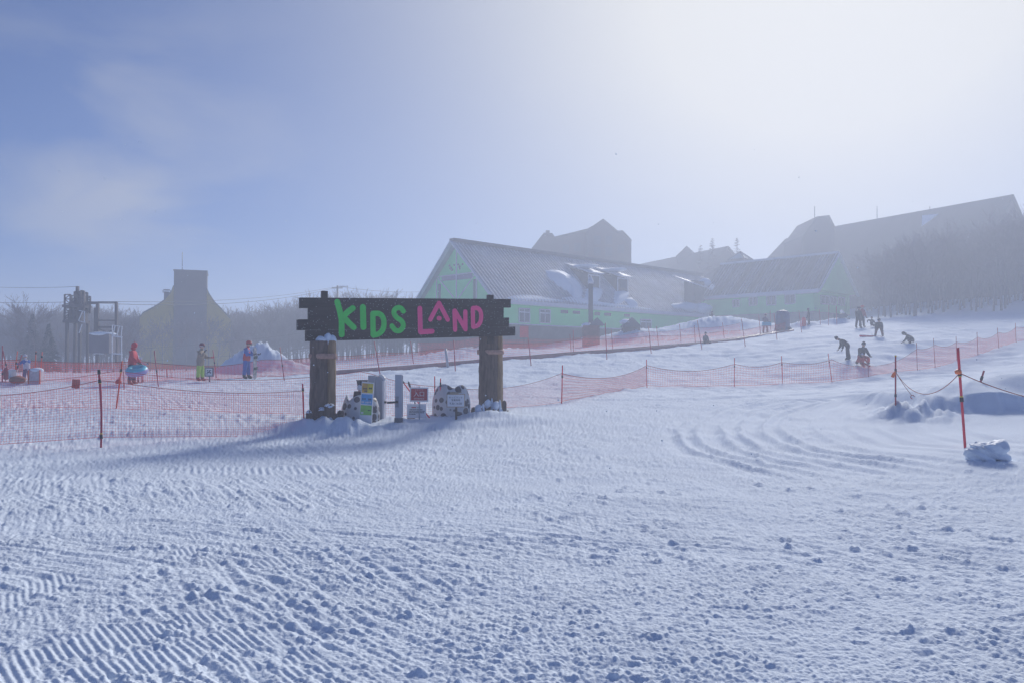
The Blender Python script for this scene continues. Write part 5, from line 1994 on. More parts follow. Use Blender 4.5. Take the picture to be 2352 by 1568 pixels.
rnd = random.Random(5)
i = 0
for k in range(60):
    px = 1962 + (2420 - 1962) * (k + rnd.random()) / 60
    Y = rnd.uniform(84, 104) if px > 2010 else rnd.uniform(114, 121)
    p = D(px, 700, Y)
    h = rnd.uniform(6.6, 9.4) * (0.8 + 0.3 * (px - 1960) / 450)
    put_tree(p[0], Y, h, 'bare grey deciduous tree in the hazy wood below the large hotel', 'bare trees below the large hotel', rnd, rnd.randrange(4))
for k in range(26):
    px = -60 + 400 * (k + rnd.random()) / 26
    Y = rnd.uniform(66, 92)
    p = D(px, 850, Y)
    put_tree(p[0], Y, rnd.uniform(2.8, 4.5), 'bare grey tree among the scrub round the lift station', 'bare trees round the lift station', rnd)
p = D(64, 850, 72); put_tree(p[0], 72, 6.2, 'tall bare tree standing above the scrub left of the lift station', None, rnd, 2)
for px, hh in ((345, 4.6), (372, 5.4), (400, 5.0), (428, 5.8), (452, 4.9), (478, 5.6), (500, 5.0), (524, 4.6), (545, 4.2)):
    p = D(px, 850, 88)
    put_tree(p[0], 88, hh, 'bare grey tree before the mustard sided house', 'bare trees before the mustard house', rnd)
p = D(784, 700, 118)
put_tree(p[0], 118, 9.6, 'bare tree beside the power pole above the sign board', None, rnd, 1)


# larches: straight stem with short level branches
def larch(px, ptop, Y, lab):
    p = D(px, ptop, Y)
    g0 = gz(p[0], Y)
    H = p[2] - g0
    t = thing('larch_tree', lab, 'tree', (p[0], Y, g0), 0, 'bare larches behind the lodge')
    r_ = random.Random(int(px))
    b = MB(); b.tube([(0, 0, -0.3), (0, 0, H * 0.5), (0, 0, H)], [0.14, 0.06, 0.012], 6); b.build('trunk', M_TRUNK, t)
    sg = []
    for k in range(240):
        z = H * (0.25 + 0.74 * r_.random())
        ln = (H - z) * 0.20 + 0.25
        a = r_.random() * 6.28
        d = Vector((math.cos(a), math.sin(a), 0.15))
        q = Vector((0, 0, z)); e = q + d * ln
        sg.append((q, e, 0.04, 0.02, 1))
        for j in range(3):
            m_ = q.lerp(e, 0.3 + 0.6 * r_.random())
            sg.append((m_, m_ + Vector((r_.gauss(0, .3), r_.gauss(0, .3), r_.gauss(0, .2))) * ln * 0.5, 0.024, 0.014, 2))
    b = MB(); seg_mesh(b, sg); b.build('crown', M_TWIG, t)


larch(1609, 562, 138, 'faint bare larch behind the lodge, shortest of three')
larch(1636, 547, 136, 'faint bare larch behind the lodge, middle of three')
larch(1693, 545, 134, 'faint bare larch beside the lantern roof')
# dark spruces on the left
for px, pt_, Y, w in ((75, 722, 76, 1.9), (112, 745, 72, 1.6)):
    p = D(px, pt_, Y); g0 = gz(p[0], Y); H = p[2] - g0
    t = thing('spruce_tree', 'dark spruce in the scrub left of the lift station' if px < 100 else 'smaller dark spruce right beside the taller dark spruce', 'tree', (p[0], Y, g0))
    r_ = random.Random(px)
    b = MB(); b.tube([(0, 0, -0.2), (0, 0, H)], [0.13, 0.02], 6); b.build('trunk', M_TRUNK, t)
    b = MB()
    for k in range(420):
        z = H * (0.08 + 0.92 * r_.random() ** 1.1)
        ln = w * (1 - z / H) * (0.55 + 0.6 * r_.random()) + 0.12
        a = r_.random() * 6.28
        d = Vector((math.cos(a), math.sin(a), 0)); s_ = Vector((-d.y, d.x, 0)) * 0.16
        q = Vector((0, 0, z)); e = q + d * ln + Vector((0, 0, -0.25 * ln))
        m_ = q.lerp(e, 0.55)
        b.add([q, m_ + s_, e, m_ - s_, m_ + Vector((0, 0, 0.1))], [(0, 1, 4), (1, 2, 4), (2, 3, 4), (3, 0, 4)])
    b.build('crown', M_SPRUCE, t, fix=False)

# the far forest reads as one mass
FT = []
for v in range(5):
    r_ = random.Random(300 + v)
    sg = tree_segments(10.0, r_, 3, 0.6, 10, 0.18)
    b = MB(); seg_mesh(b, sg, 3, 0.03)
    FT.append((np.array(b.v), np.array(b.f)))


def forest(name, spots):
    V, Fc, off = [], [], 0
    r_ = random.Random(9)
    for (x, y, h) in spots:
        v, f = FT[r_.randrange(5)]
        a = r_.random() * 6.28
        s = h / 10.0
        c, n_ = math.cos(a), math.sin(a)
        w = s * (0.9 + 0.4 * r_.random())
        q = np.stack([(v[:, 0] * c - v[:, 1] * n_) * w + x, (v[:, 0] * n_ + v[:, 1] * c) * w + y, v[:, 2] * s + gz(x, y)], 1)
        V.append(q); Fc.append(f + off); off += len(q)
    V = np.concatenate(V).astype(np.float32); Fc = np.concatenate(Fc).astype(np.int32)
    me = bpy.data.meshes.new(name)
    me.vertices.add(len(V)); me.vertices.foreach_set('co', V.ravel())
    me.loops.add(Fc.size); me.loops.foreach_set('vertex_index', Fc.ravel())
    me.polygons.add(len(Fc)); me.polygons.foreach_set('loop_start', np.arange(len(Fc), dtype=np.int32) * 4)
    me.materials.append(M_FOREST)
    me.update(calc_edges=True)
    o = bpy.data.objects.new(name, me)
    o['kind'] = 'stuff'
    link(o)


r_ = random.Random(21)
spots = []
for k in range(760):
    px = r_.uniform(-420, 1040)
    Y = r_.uniform(104, 165)
    top = 707 - 8 * math.sin(px * 0.011) - 6 * math.sin(px * 0.037)
    if px > 560:
        top -= 20 * min((px - 560) / 200, 1)
    if px > 800:
        top -= 14
    p = D(px, top, Y)
    g0 = gz(p[0], Y)
    spots.append((p[0], Y, max(4.0, (p[2] - g0) * r_.uniform(0.66, 0.88))))
forest('bare_forest', spots)
spots = []
for k in range(64):
    px = r_.uniform(1965, 2500)
    Y = r_.uniform(104, 111) if px > 2020 else r_.uniform(114, 122)
    p = D(px, 608 - 0.12 * (px - 1960), Y)
    g0 = gz(p[0], Y)
    spots.append((p[0], Y, max(5.0, (p[2] - g0) * r_.uniform(0.65, 0.95))))
forest('bare_woodland', spots)

# ------------------------------------------------------------------ chairlift station on the left
Yc = 64.0


def c5(x, y):
    p = D(*d_src(140 + x / 6.82, 700 + y / 6.82), Yc)
    return p


o5 = c5(400, 1300); g5 = gz(o5[0], Yc)
lt = thing('lift_station', 'dark steel chairlift tower with lattice masts, portal frame and snowy platform', 'lift tower', (o5[0], Yc, g5))
M_RUST = mat('weathered_lift_steel', (0.075, 0.06, 0.068), 0.7, 0.3, 1.5)


def q5(x, y, dy=0.0):
    p = c5(x, y)
    return (p[0] - o5[0], dy, p[2] - g5)


def lattice(x0, x1, y0, y1, dep, nx, w=0.11):
    b = MB()
    a0 = q5(x0, y0); a1 = q5(x1, y1)
    for dy in (0, dep):
        for x in (a0[0], a1[0]):
            b.bar((x, dy, a0[2]), (x, dy, a1[2]), w, w)
        zs = np.linspace(a0[2], a1[2], nx + 1)
        for k in range(nx):
            b.bar((a0[0], dy + 0.01, zs[k]), (a1[0], dy + 0.01, zs[k]), w * 0.7, w * 0.7)
            s = k % 2
            b.bar((a0[0] if s else a1[0], dy - 0.02, zs[k]), (a1[0] if s else a0[0], dy - 0.02, zs[k + 1]), w * 0.55, w * 0.55)
    return b


lattice(150, 240, 250, 720, 1.0, 6).build('lattice_mast', M_RUST, lt)
lattice(320, 412, 200, 720, 1.0, 7, 0.13).build('lattice_mast', M_RUST, lt)
lattice(420, 468, 265, 560, 1.0, 5).build('lattice_mast', M_RUST, lt)
b = MB(); b.bar(q5(332, 105, 0.3), q5(332, 420, 0.3), 0.2, 0.2); b.build('mast_head', M_RUST, lt)
for x0, y0, x1, y1 in ((385, 170, 400, 420), (408, 180, 436, 420)):
    b = MB(); b.bar(q5(x0, y0, 0.5), q5(x1, y1, 0.5), 0.22, 0.2); b.build('sheave_arm', M_RUST, lt)
for (xa, xb, ya, yb) in ((132, 470, 425, 468), (255, 330, 372, 415), (140, 440, 690, 730)):
    a, c = q5(xa, ya), q5(xb, yb)
    b = MB(); b.box(((a[0] + c[0]) / 2, 0.5, (a[2] + c[2]) / 2), (c[0] - a[0], 1.5, abs(a[2] - c[2]))); b.build('platform', M_RUST, lt)
a, c = q5(185, 510), q5(425, 690)
b = MB(); b.box(((a[0] + c[0]) / 2, 0.55, (a[2] + c[2]) / 2), (c[0] - a[0], 0.85, abs(a[2] - c[2]))); b.build('drive_housing', M_RUST, lt)
for x in (190, 410):
    for dy in (0.0, 1.2):
        a = q5(x, 700, dy)
        b = MB(); b.bar((a[0], dy, -0.4), a, 0.2, 0.2); b.build('leg', M_RUST, lt)
pf = None
for (xa, ya, xb, yb, w) in ((470, 385, 650, 385, 0.22), (650, 372, 975, 375, 0.12), (645, 380, 640, 1400, 0.2), (965, 372, 970, 1400, 0.2), (655, 685, 962, 685, 0.12), (655, 800, 962, 800, 0.16), (655, 820, 800, 890, 0.1), (962, 820, 820, 890, 0.1), (605, 470, 600, 900, 0.16)):
    b = MB(); b.bar(q5(xa, ya, 0.6), q5(xb, yb, 0.6), w, w); b.build('portal_beam', M_RUST, lt)
a, c = q5(640, 925), q5(975, 1245)
b = MB(); b.box(((a[0] + c[0]) / 2, 0.2, (a[2] + c[2]) / 2), (c[0] - a[0], 1.8, abs(a[2] - c[2]))); ht = b.build('cabin', mat('dull_cabin', (0.14, 0.12, 0.15), 0.8, 0.2, 1), lt)
b = MB(); b.blob(((a[0] + c[0]) / 2 - 0.1, 0.1, a[2] + 0.02), ((c[0] - a[0]) / 2 + 0.2, 1.1, 0.2), n=18, rough=0.1); b.build('snow_cap', M_SNOW, ht)
a = q5(1010, 960); c = q5(1185, 960)
for k, (x0, y0, x1, y1, w) in enumerate(((1015, 955, 1180, 980, 0.10), (1015, 1250, 1175, 1258, 0.09), (1020, 775, 1185, 800, 0.05), (1060, 790, 1020, 950, 0.05), (1130, 800, 1090, 965, 0.05), (1180, 800, 1160, 975, 0.05), (1015, 780, 1010, 1500, 0.06), (1170, 980, 1170, 1500, 0.06), (700, 1245, 860, 1255, 0.07))):
    b = MB(); b.bar(q5(x0, y0, -0.5), q5(x1, y1, -0.5), w, w); b.build('railing', M_TRIM, lt)
for (x0, y0, x1, y1) in ((500, 540, 430, 700), (530, 545, 530, 720), (440, 530, 540, 545), (440, 705, 545, 730), (490, 760, 440, 910)):
    b = MB(); b.bar(q5(x0, y0, -0.4), q5(x1, y1, -0.4), 0.06, 0.06); b.build('stair_rail', M_TRIM, lt)

# ------------------------------------------------------------------ power pole and overhead wires
p = D(775, 700, 115); g0 = gz(p[0], 115)
t = thing('power_pole', 'grey power pole with crossarm above the gate sign board', 'power pole', (p[0], 115, g0))
zt_ = D(775, 656, 115)[2] - g0
b = MB(); b.tube([(0, 0, -0.3), (0, 0, zt_)], [0.2, 0.14], 8); b.build('pole', M_DSTEEL, t)
b = MB(); b.box((0, -0.16, zt_ - 0.4), (1.6, 0.14, 0.16)); b.box((0.9, -0.03, zt_ - 0.15), (1.4, 0.1, 0.1)); b.build('crossarm', M_DSTEEL, t)
M_WIRE = mat('wire_black', (0.04, 0.04, 0.05), 0.6, 0.1, 2)


def wire(a, b_, low, lab, r=0.022):
    rope('overhead_wire', lab, a, b_, low, None, r, 24, M_WIRE)


wire(D(-120, 690, 90), q5(150, 380) + np.array([o5[0], Yc, g5]), 0.15, 'dark wire entering the frame toward the lift tower')
wire(q5(468, 385) + np.array([o5[0], Yc, g5]), D(775, 660, 115), 1.1, 'long dark wire from the lift tower to the power pole', 0.026)
wire(q5(965, 372) + np.array([o5[0], Yc, g5]), D(775, 658, 114.8), 0.7, 'second long wire from the portal frame to the power pole', 0.02)
wire(D(775, 658, 114.8), D(1010, 668, 128), 0.5, 'faint wire from the power pole to the lodge gable', 0.026)
wire(D(-120, 650, 95), q5(332, 115) + np.array([o5[0], Yc, g5]), 0.3, 'faint high wire from the frame edge to the lift mast', 0.018)
for k, (xa, ya, xb, yb) in enumerate(((330, 800, 760, 755), (340, 828, 770, 790), (400, 842, 770, 812))):
    wire(D(xa, ya, 70), D(xb, yb, 95), 0.25, ('upper', 'middle', 'lowest')[k] + ' of the faint cables crossing before the mustard house', 0.014)

# ------------------------------------------------------------------ people
def cloth(name, col, var=0.15):
    return mat(name, col, 0.8, var, 9, 0.35, 14)


M_SKIN = mat('skin', (0.55, 0.34, 0.26), 0.6, 0.08, 8)
M_BOOT = cloth('dark_boot', (0.05, 0.045, 0.05))
M_RBOOT = cloth('reddish_boot', (0.30, 0.07, 0.06))
M_DARK = cloth('charcoal_jacket', (0.045, 0.047, 0.06))
M_DARK2 = cloth('dark_trousers', (0.05, 0.045, 0.06))
M_NAVY = cloth('navy_trousers', (0.035, 0.04, 0.09))
M_CRED = cloth('red_jacket', (0.55, 0.035, 0.06))
M_CBEI = cloth('beige_jacket', (0.34, 0.28, 0.21))
M_LIME = cloth('lime_trousers', (0.42, 0.62, 0.10))
M_CBLU = cloth('blue_cloth', (0.03, 0.11, 0.45))
M_CWHI = cloth('pale_jacket', (0.62, 0.63, 0.72))
M_PUR = cloth('purple_trousers', (0.13, 0.07, 0.20))
M_MAR = mat('maroon_helmet', (0.17, 0.02, 0.05), 0.3, 0.1, 4)
M_RHEL = mat('red_helmet', (0.50, 0.03, 0.04), 0.25, 0.1, 4)
M_GOG = mat('goggle_lens', (0.05, 0.05, 0.07), 0.2, 0.1, 4)
M_TURQ = mat('turquoise_plastic', (0.06, 0.50, 0.66), 0.45, 0.12, 4)
M_VIOL = mat('violet_vinyl', (0.33, 0.28, 0.56), 0.45, 0.12, 4)


def glove_mesh(m, side):
    b = MB()
    b.blob((0, 0, -0.045), (0.026, 0.05, 0.055), n=10, rings=7)
    for k, (y, ln) in enumerate(((-0.036, 0.055), (-0.012, 0.066), (0.012, 0.062), (0.036, 0.048))):
        b.tube([(0.0, y, -0.08), (0.012, y, -0.08 - ln * 0.5), (0.04, y, -0.085 - ln * 0.8), (0.058, y, -0.085 - ln * 0.6)], [0.014, 0.013, 0.012, 0.009], 6)
    s = side
    b.tube([(0.0, 0.04 * s, -0.03), (0.025, 0.066 * s, -0.055), (0.045, 0.066 * s, -0.085)], [0.015, 0.014, 0.010], 6)
    return b


def person(label, base, face, J, cols, s=1.0, head='helmet', hcol=None, goggles=None, gloves=None, group=None, sleeve=None, long_coat=False):
    """face: direction angle (0 = +x). J: pose angles in degrees."""
    def g(k, d=0.0):
        return math.radians(J.get(k, d))
    lean = g('lean'); look = g('look')
    up = Vector((math.sin(lean), 0, math.cos(lean)))
    fw = Vector((math.cos(lean), 0, -math.sin(lean)))
    V, Rr, E, T = [], [], [], []

    def v(p, r, par=None, tag_='torso'):
        V.append(Vector(p)); Rr.append(r)
        if par is not None:
            E.append((par, len(V) - 1)); T.append(tag_)
        return len(V) - 1

    def dirv(fl, ab, sd):
        return Vector((math.sin(fl) * math.cos(ab), sd * math.sin(ab), -math.cos(fl) * math.cos(ab)))
    pel = v((0, 0, 0), 0.150)
    sp = v(up * 0.22, 0.168, pel)
    chp = up * 0.43
    ch = v(chp, 0.172, sp)
    nk = v(up * 0.56 + fw * 0.015, 0.062, ch, 'head')
    hu = Vector((math.sin(lean + look), 0, math.cos(lean + look)))
    hf = Vector((math.cos(lean + look), 0, -math.sin(lean + look)))
    h0 = v(V[nk] + hu * 0.08 + hf * 0.02, 0.078, nk, 'head')
    h1 = v(V[h0] + hu * 0.10, 0.095, h0, 'head')
    h2 = v(V[h1] + hu * 0.08 - hf * 0.005, 0.062, h1, 'head')
    hands = []
    for sd, n in ((1, 'l'), (-1, 'r')):
        sh = v(chp + up * 0.02 + Vector((0, sd * 0.185, 0)), 0.098, ch, 'arm')
        sf, sa, ef = g('sf' + n, 8), g('sa' + n, 10), g('ef' + n, 15)
        d1 = dirv(sf + 0 * lean, sa, sd)
        el = v(V[sh] + d1 * 0.29, 0.080, sh, 'arm')
        d2 = dirv(sf + ef, sa * g('sw' + n, 57.3 * 0.3) , sd)
        wr = v(V[el] + d2 * 0.25, 0.062, el, 'fore')
        hands.append((V[wr].copy(), d2, sd))
        hp = v(Vector((0, sd * 0.10, -0.04)), 0.128, pel, 'leg')
        hfx, ha, kf = g('hf' + n), g('ha' + n, 4), g('kf' + n)
        k1 = dirv(hfx, ha, sd)
        kn = v(V[hp] + k1 * 0.42, 0.100, hp, 'leg')
        k2 = dirv(hfx - kf, ha * 0.6, sd)
        an = v(V[kn] + k2 * 0.38, 0.088, kn, 'leg')
        ft = g('ft' + n, 0)
        fd = Vector((math.cos(ft), 0, math.sin(ft)))
        v(V[an] + k2 * 0.05 + fd * 0.17, 0.062, an, 'foot')
    zmin = min(V[i].z - Rr[i] * 0.8 for i in range(len(V)))
    for i in range(len(V)):
        V[i].z -= zmin
    hands = [(p - Vector((0, 0, zmin)), d, sd) for p, d, sd in hands]
    t = thing('person', label, 'person', base, face, group)
    t.scale = (s, s, s)
    me = bpy.data.meshes.new('body')
    me.from_pydata([tuple(p) for p in V], E, [])
    tmp = bpy.data.objects.new('body', me); COL.objects.link(tmp)
    md = tmp.modifiers.new('skin', 'SKIN')
    md.use_smooth_shade = True
    for i, r in enumerate(Rr):
        tmp.data.skin_vertices[0].data[i].radius = (r, r)
        tmp.data.skin_vertices[0].data[i].use_root = (i == 0)
    sb = tmp.modifiers.new('sub', 'SUBSURF'); sb.levels = 2; sb.render_levels = 2
    bpy.context.view_layer.update()
    me2 = bpy.data.meshes.new_from_object(tmp.evaluated_get(bpy.context.evaluated_depsgraph_get()))
    bpy.data.objects.remove(tmp); bpy.data.meshes.remove(me)
    me2.name = 'body'
    me2.materials.clear()
    jk, pt, bt = cols
    for m_ in (jk, pt, bt, M_SKIN, sleeve or jk):
        me2.materials.append(m_)
    idx = {'torso': 0, 'arm': 4, 'fore': 4, 'leg': 1, 'foot': 2, 'head': 3}
    A = np.array([V[a] for a, b_ in E]); B = np.array([V[b_] for a, b_ in E])
    AB = B - A; L2 = (AB ** 2).sum(1)
    rr = np.array([max(Rr[a], Rr[b_]) for a, b_ in E])
    for pl in me2.polygons:
        c = np.array(pl.center)
        tt = np.clip(((c - A) * AB).sum(1) / L2, 0, 1)
        dd = np.linalg.norm(A + AB * tt[:, None] - c, axis=1) - rr * 0.6
        k = T[int(np.argmin(dd))]
        mi = idx[k]
        if k == 'leg':
            # hip-to-pelvis region belongs to the jacket hem, lower shin to the boot
            j = int(np.argmin(dd))
            if E[j][0] == 0:
                mi = 0 if (c @ np.array(up) - np.array(V[0]) @ np.array(up)) > (-0.05 if not long_coat else -0.3) else 1
            elif long_coat and tt[j] < 0.35 and V[E[j][0]].z > 0.6:
                mi = 0
            elif tt[j] > 0.72 and V[E[j][1]].z < 0.3 and V[E[j][0]].z - V[E[j][1]].z > 0.1 and Rr[E[j][1]] == 0.088:
                mi = 2
        if k == 'head' and E[int(np.argmin(dd))][0] == 2:
            mi = 0
        pl.material_index = mi
        pl.use_smooth = True
    link(bpy.data.objects.new('body', me2), t)
    hc = V[h1]
    rot = Matrix((hf, Vector((0, 1, 0)), hu)).transposed()

    def hb(mb):
        mb.v = [tuple(hc + rot @ Vector(q)) for q in mb.v]
        return mb
    f_ = MB()
    f_.blob((0.098, 0, -0.005), (0.02, 0.014, 0.026)); f_.blob((0.083, 0, -0.062), (0.012, 0.026, 0.008))
    f_.blob((0.004, 0.098, 0.0), (0.022, 0.012, 0.03)); f_.blob((0.004, -0.098, 0.0), (0.022, 0.012, 0.03))
    f_.blob((0.085, 0.035, 0.025), (0.012, 0.016, 0.010)); f_.blob((0.085, -0.035, 0.025), (0.012, 0.016, 0.010))
    hb(f_).build('face', M_SKIN, t)
    hm = MB()
    if head == 'helmet':
        hm.lathe([(0.128, 0.015), (0.132, 0.05), (0.120, 0.10), (0.085, 0.145), (0.03, 0.162)], (-0.012, 0, 0), 18, 0, None, True, 1.08, 0.95)
        hm.blob((-0.06, 0, -0.01), (0.07, 0.105, 0.06))
        nm = 'helmet'
    elif head == 'hood':
        hm.blob((-0.026, 0, 0.02), (0.125, 0.128, 0.145), n=16, rings=12, rough=0.08)
        hm.blob((-0.05, 0, -0.11), (0.105, 0.13, 0.07), n=14)
        nm = 'hood'
    else:
        hm.lathe([(0.115, 0.01), (0.118, 0.05), (0.105, 0.10), (0.06, 0.15), (0.01, 0.165)], (-0.012, 0, 0), 16)
        hm.blob((-0.012, 0, 0.165), (0.035, 0.035, 0.03))
        nm = 'knit_hat'
    hb(hm).build(nm, hcol or jk, t)
    if goggles:
        gm = MB()
        gm.lathe([(0.116, -0.022), (0.124, 0.0), (0.122, 0.03)], (0, 0, 0.012), 18, 0, None, True, 1.02, 0.96)
        go = hb(gm).build('goggle_strap', goggles, t)
        gm = MB(); gm.blob((0.112, 0, 0.018), (0.026, 0.068, 0.036), n=12)
        hb(gm).build('goggles', M_GOG, t)
    for i, (p, d, sd) in enumerate(hands):
        gm = glove_mesh(None, -sd)
        x = Vector((1, 0, 0))
        z = -d
        if abs(z.dot(x)) > 0.9:
            x = Vector((0, 0, 1))
        y = z.cross(x).normalized(); x = y.cross(z)
        Mx = Matrix((x, y, z)).transposed()
        gm.v = [tuple(p + Mx @ (Vector(q) * 1.15)) for q in gm.v]
        gm.build('glove', (gloves[i] if gloves else M_BLK), t)
    return t


def gp_(px, py, Y):
    p = D(px, py, Y)
    return np.array([p[0], Y, gz(p[0], Y)])


STAND = {'lean': 3, 'hfl': 3, 'hfr': -3, 'kfl': 3, 'kfr': 2}
# the three waiting on the left
b1 = gp_(303, 887, 33.0)
person('person in red hooded jacket and dark trousers carrying a blue snow tube', b1, 0.1, dict(STAND, sfr=22, efr=28, sar=16, sfl=15, efl=25, lean=4, look=6),
       (M_CRED, M_NAVY, M_RBOOT), 1.0, 'hood', M_CRED)
tb = MB()
n, m = 36, 14
vs, fs, ms = [], [], []
for i in range(n):
    a = 2 * PI * i / n
    for k in range(m):
        c = 2 * PI * k / m
        rr = 0.29 + 0.155 * math.cos(c) * (1 + 0.03 * math.sin(a * 6))
        vs.append((rr * math.cos(a), rr * math.sin(a), 0.17 * math.sin(c)))
for i in range(n):
    for k in range(m):
        fs.append((i * m + k, ((i + 1) % n) * m + k, ((i + 1) % n) * m + (k + 1) % m, i * m + (k + 1) % m))
        tb.f.append(list(fs[-1])); tb.m.append(0 if vs[fs[-1][0]][2] > 0.01 else 1); tb.sm.append(True)
tb.v = vs
to = tb.build('snow_tube', [M_TURQ, M_VIOL], None, (b1[0] + 0.36, b1[1] - 0.34, b1[2] + 0.62))
to.rotation_euler = (0.32, -0.06, 0.2)
tag(to, 'blue and violet inflated snow tube held by the person in red', 'snow tube')
person('small child in pale jacket with raised black gloves behind the snow tube', gp_(322, 880, 34.8), -1.2, dict(STAND, sfr=60, sar=55, efr=60, sfl=50, sal=60, efl=60),
       (M_CWHI, M_CWHI, M_BOOT), 0.62, 'hat', M_CWHI)
b2 = gp_(460, 876, 35.5)
person('person in long beige jacket, lime trousers and maroon helmet, hand at mouth', b2, -0.15, dict(STAND, sfr=38, efr=112, sar=8, sfl=28, efl=62, sal=6, look=4),
       (M_CBEI, M_LIME, M_RBOOT), 0.96, 'helmet', M_MAR, M_WHITE, (M_CRED, M_BLK), long_coat=True)
b3 = gp_(566, 869, 36.8)
person('person in red jacket with blue sleeves and blue trousers holding a snowboard upright', b3, -0.1, dict(STAND, sfr=35, efr=58, sar=8, sfl=35, efl=58, sal=8, look=12, hfl=5),
       (M_CRED, M_CBLU, M_BOOT), 1.0, 'helmet', M_RHEL, M_BLK, sleeve=M_CBLU)
sb_ = thing('snowboard', 'worn snowboard with dark green bindings standing upright before its owner', 'snowboard', (b3[0] + 0.42, b3[1] - 0.05, b3[2]), -0.25)
pr = []
for k in range(24):
    a = 2 * PI * k / 24
    y = 0.14 * math.cos(a); z = 0.62 * (1 if math.sin(a) > 0 else -1) + 0.14 * math.sin(a)
    w = 1 - 0.12 * (1 - abs(z) / 0.76)
    pr.append((0, y * w, z + 0.76))
b = MB(); b.prism(pr, (-0.008, 0, 0), (0.008, 0, 0)); b.build('deck', mat('grey_topsheet', (0.20, 0.21, 0.22), 0.4, 0.4, 6, col2=(0.38, 0.38, 0.40)), sb_)
M_BIND = mat('dark_green_binding', (0.05, 0.09, 0.07), 0.5, 0.2, 6)
for z in (0.50, 1.02):
    b = MB(); b.box((0.03, 0, z), (0.04, 0.20, 0.11)); b.box((0.09, 0, z - 0.05), (0.10, 0.17, 0.03)); b.tube([(0.05, -0.1, z + 0.02), (0.13, -0.05, z + 0.06), (0.13, 0.05, z + 0.06), (0.05, 0.1, z + 0.02)], 0.018, 6)
    b.build('binding', M_BIND, sb_)
person('child in white hat and jacket with purple trousers among the red poles', gp_(61, 881, 34.5), 2.6, dict(STAND, lean=14, sfr=70, efr=20, sfl=60, efl=25),
       (M_CWHI, M_PUR, M_PUR), 0.72, 'hat', M_CWHI, sleeve=M_CBLU)

# people on the slope to the right
person('person in dark jacket and trousers standing at the crest of the slope', gp_(1972, 753, 66.0), -1.35, dict(STAND, hal=9, har=9, sal=18, sar=18),
       (M_DARK, M_DARK2, M_BOOT), 1.02, 'helmet', M_DARK)
person('person in dark red jacket half hidden behind the dark figure at the crest', gp_(1980, 752, 66.9), -1.2, dict(STAND, hal=7, har=7, sal=16, sar=16),
       (cloth('dull_red_jacket', (0.32, 0.05, 0.08)), M_DARK2, M_BOOT), 1.05, 'helmet', M_CRED)
SIT = {'lean': -4, 'hfl': 86, 'hfr': 86, 'kfl': 20, 'kfr': 20, 'hal': 14, 'har': 14, 'ftl': 70, 'ftr': 70}
person('small seated child raising one arm at the crest of the slope', gp_(2003, 750, 66.8), -1.4, dict(SIT, sar=105, sfr=10, efr=10, sal=35),
       (M_DARK, M_DARK2, M_BOOT), 0.75, 'helmet', M_DARK)
SQ = {'lean': 62, 'hfl': 55, 'hfr': 55, 'kfl': 85, 'kfr': 85, 'hal': 14, 'har': 14, 'sfl': 20, 'sfr': 20, 'efl': 15, 'efr': 15, 'look': -25}
person('person in dark jacket bending over skis on the upper slope', gp_(2019, 773, 58.0), -2.0, dict(SQ, lean=55, hfl=45, hfr=45, kfl=70, kfr=70, sfl=5, sfr=12),
       (M_DARK, cloth('rust_trousers', (0.16, 0.07, 0.07)), M_BOOT), 0.97, 'helmet', M_DARK)
for k, (dy, lab) in enumerate(((-0.15, 'nearer of two skis lying across the snow under the bending person'), (0.25, 'farther of two skis lying across the snow under the bending person'))):
    q = gp_(2000, 773, 58.0 + dy)
    b = MB()
    b.prism([(-0.85, -0.035, 0.12), (-0.78, -0.04, 0.03), (0.85, -0.04, 0.03), (0.85, 0.04, 0.03), (-0.78, 0.04, 0.03), (-0.85, 0.035, 0.12)], (0, 0, 0), (0, 0, 0.018))
    b.box((0.15, 0, 0.075), (0.28, 0.07, 0.05), 1)
    o = b.build('ski', [M_RED if k == 0 else M_WHITE, M_BLK], None, (q[0], q[1], q[2]), -0.05 + 0.05 * k)
    tag(o, lab, 'ski', 'skis under the bending person')
person('person in grey dark clothes crouching low over the snow at the slope, rightmost figure', gp_(2097, 785, 54.0), 2.7, dict(SQ, lean=48, hfl=112, hfr=112, kfl=150, kfr=150, sfl=25, sfr=25, efl=20, efr=20, sal=4, sar=4, look=10),
       (cloth('grey_green_jacket', (0.10, 0.10, 0.09)), M_DARK2, M_BOOT), 0.98, 'hood', cloth('grey_green_hood', (0.13, 0.125, 0.11)))
person('person in dark clothes stooping forward, facing left on the lower slope', gp_(1947, 823, 48.0), 3.0, {'lean': 52, 'hfl': 8, 'hfr': -10, 'kfl': 10, 'kfr': 4, 'hal': 5, 'har': 5, 'sfl': -8, 'sfr': -2, 'efl': 20, 'efr': 32, 'sal': 3, 'sar': 3, 'look': 8},
       (M_DARK, M_DARK2, M_BOOT), 1.0, 'hat', M_DARK)
person('adult in dark jacket crouching behind a small child in red', gp_(1978, 837, 46.7), -1.6, dict(SQ, lean=28, hfl=84, hfr=84, kfl=122, kfr=122, hal=20, har=20, sal=10, sar=10, sfl=32, sfr=32, efl=25, efr=25, look=-8),
       (M_DARK, M_CRED, M_BOOT), 1.08, 'hat', M_DARK)
person('small child in red suit seated before the crouching adult', gp_(1981, 838, 46.0), -1.5, dict(SIT, hfl=80, hfr=80, sal=25, sar=25, sfl=25, sfr=25),
       (M_CRED, M_CRED, M_CRED), 0.66, 'hat', M_CWHI)
person('small child sitting in the snow beside the conveyor below the lodge', gp_(1621, 785, 61.5), -1.6, dict(SIT, sfl=25, sfr=25),
       (cloth('grey_snowsuit', (0.14, 0.14, 0.16)), cloth('rust_snowsuit', (0.24, 0.11, 0.10)), M_BOOT), 0.8, 'hat', M_DARK)
bt = gp_(1758, 755, 71.0)
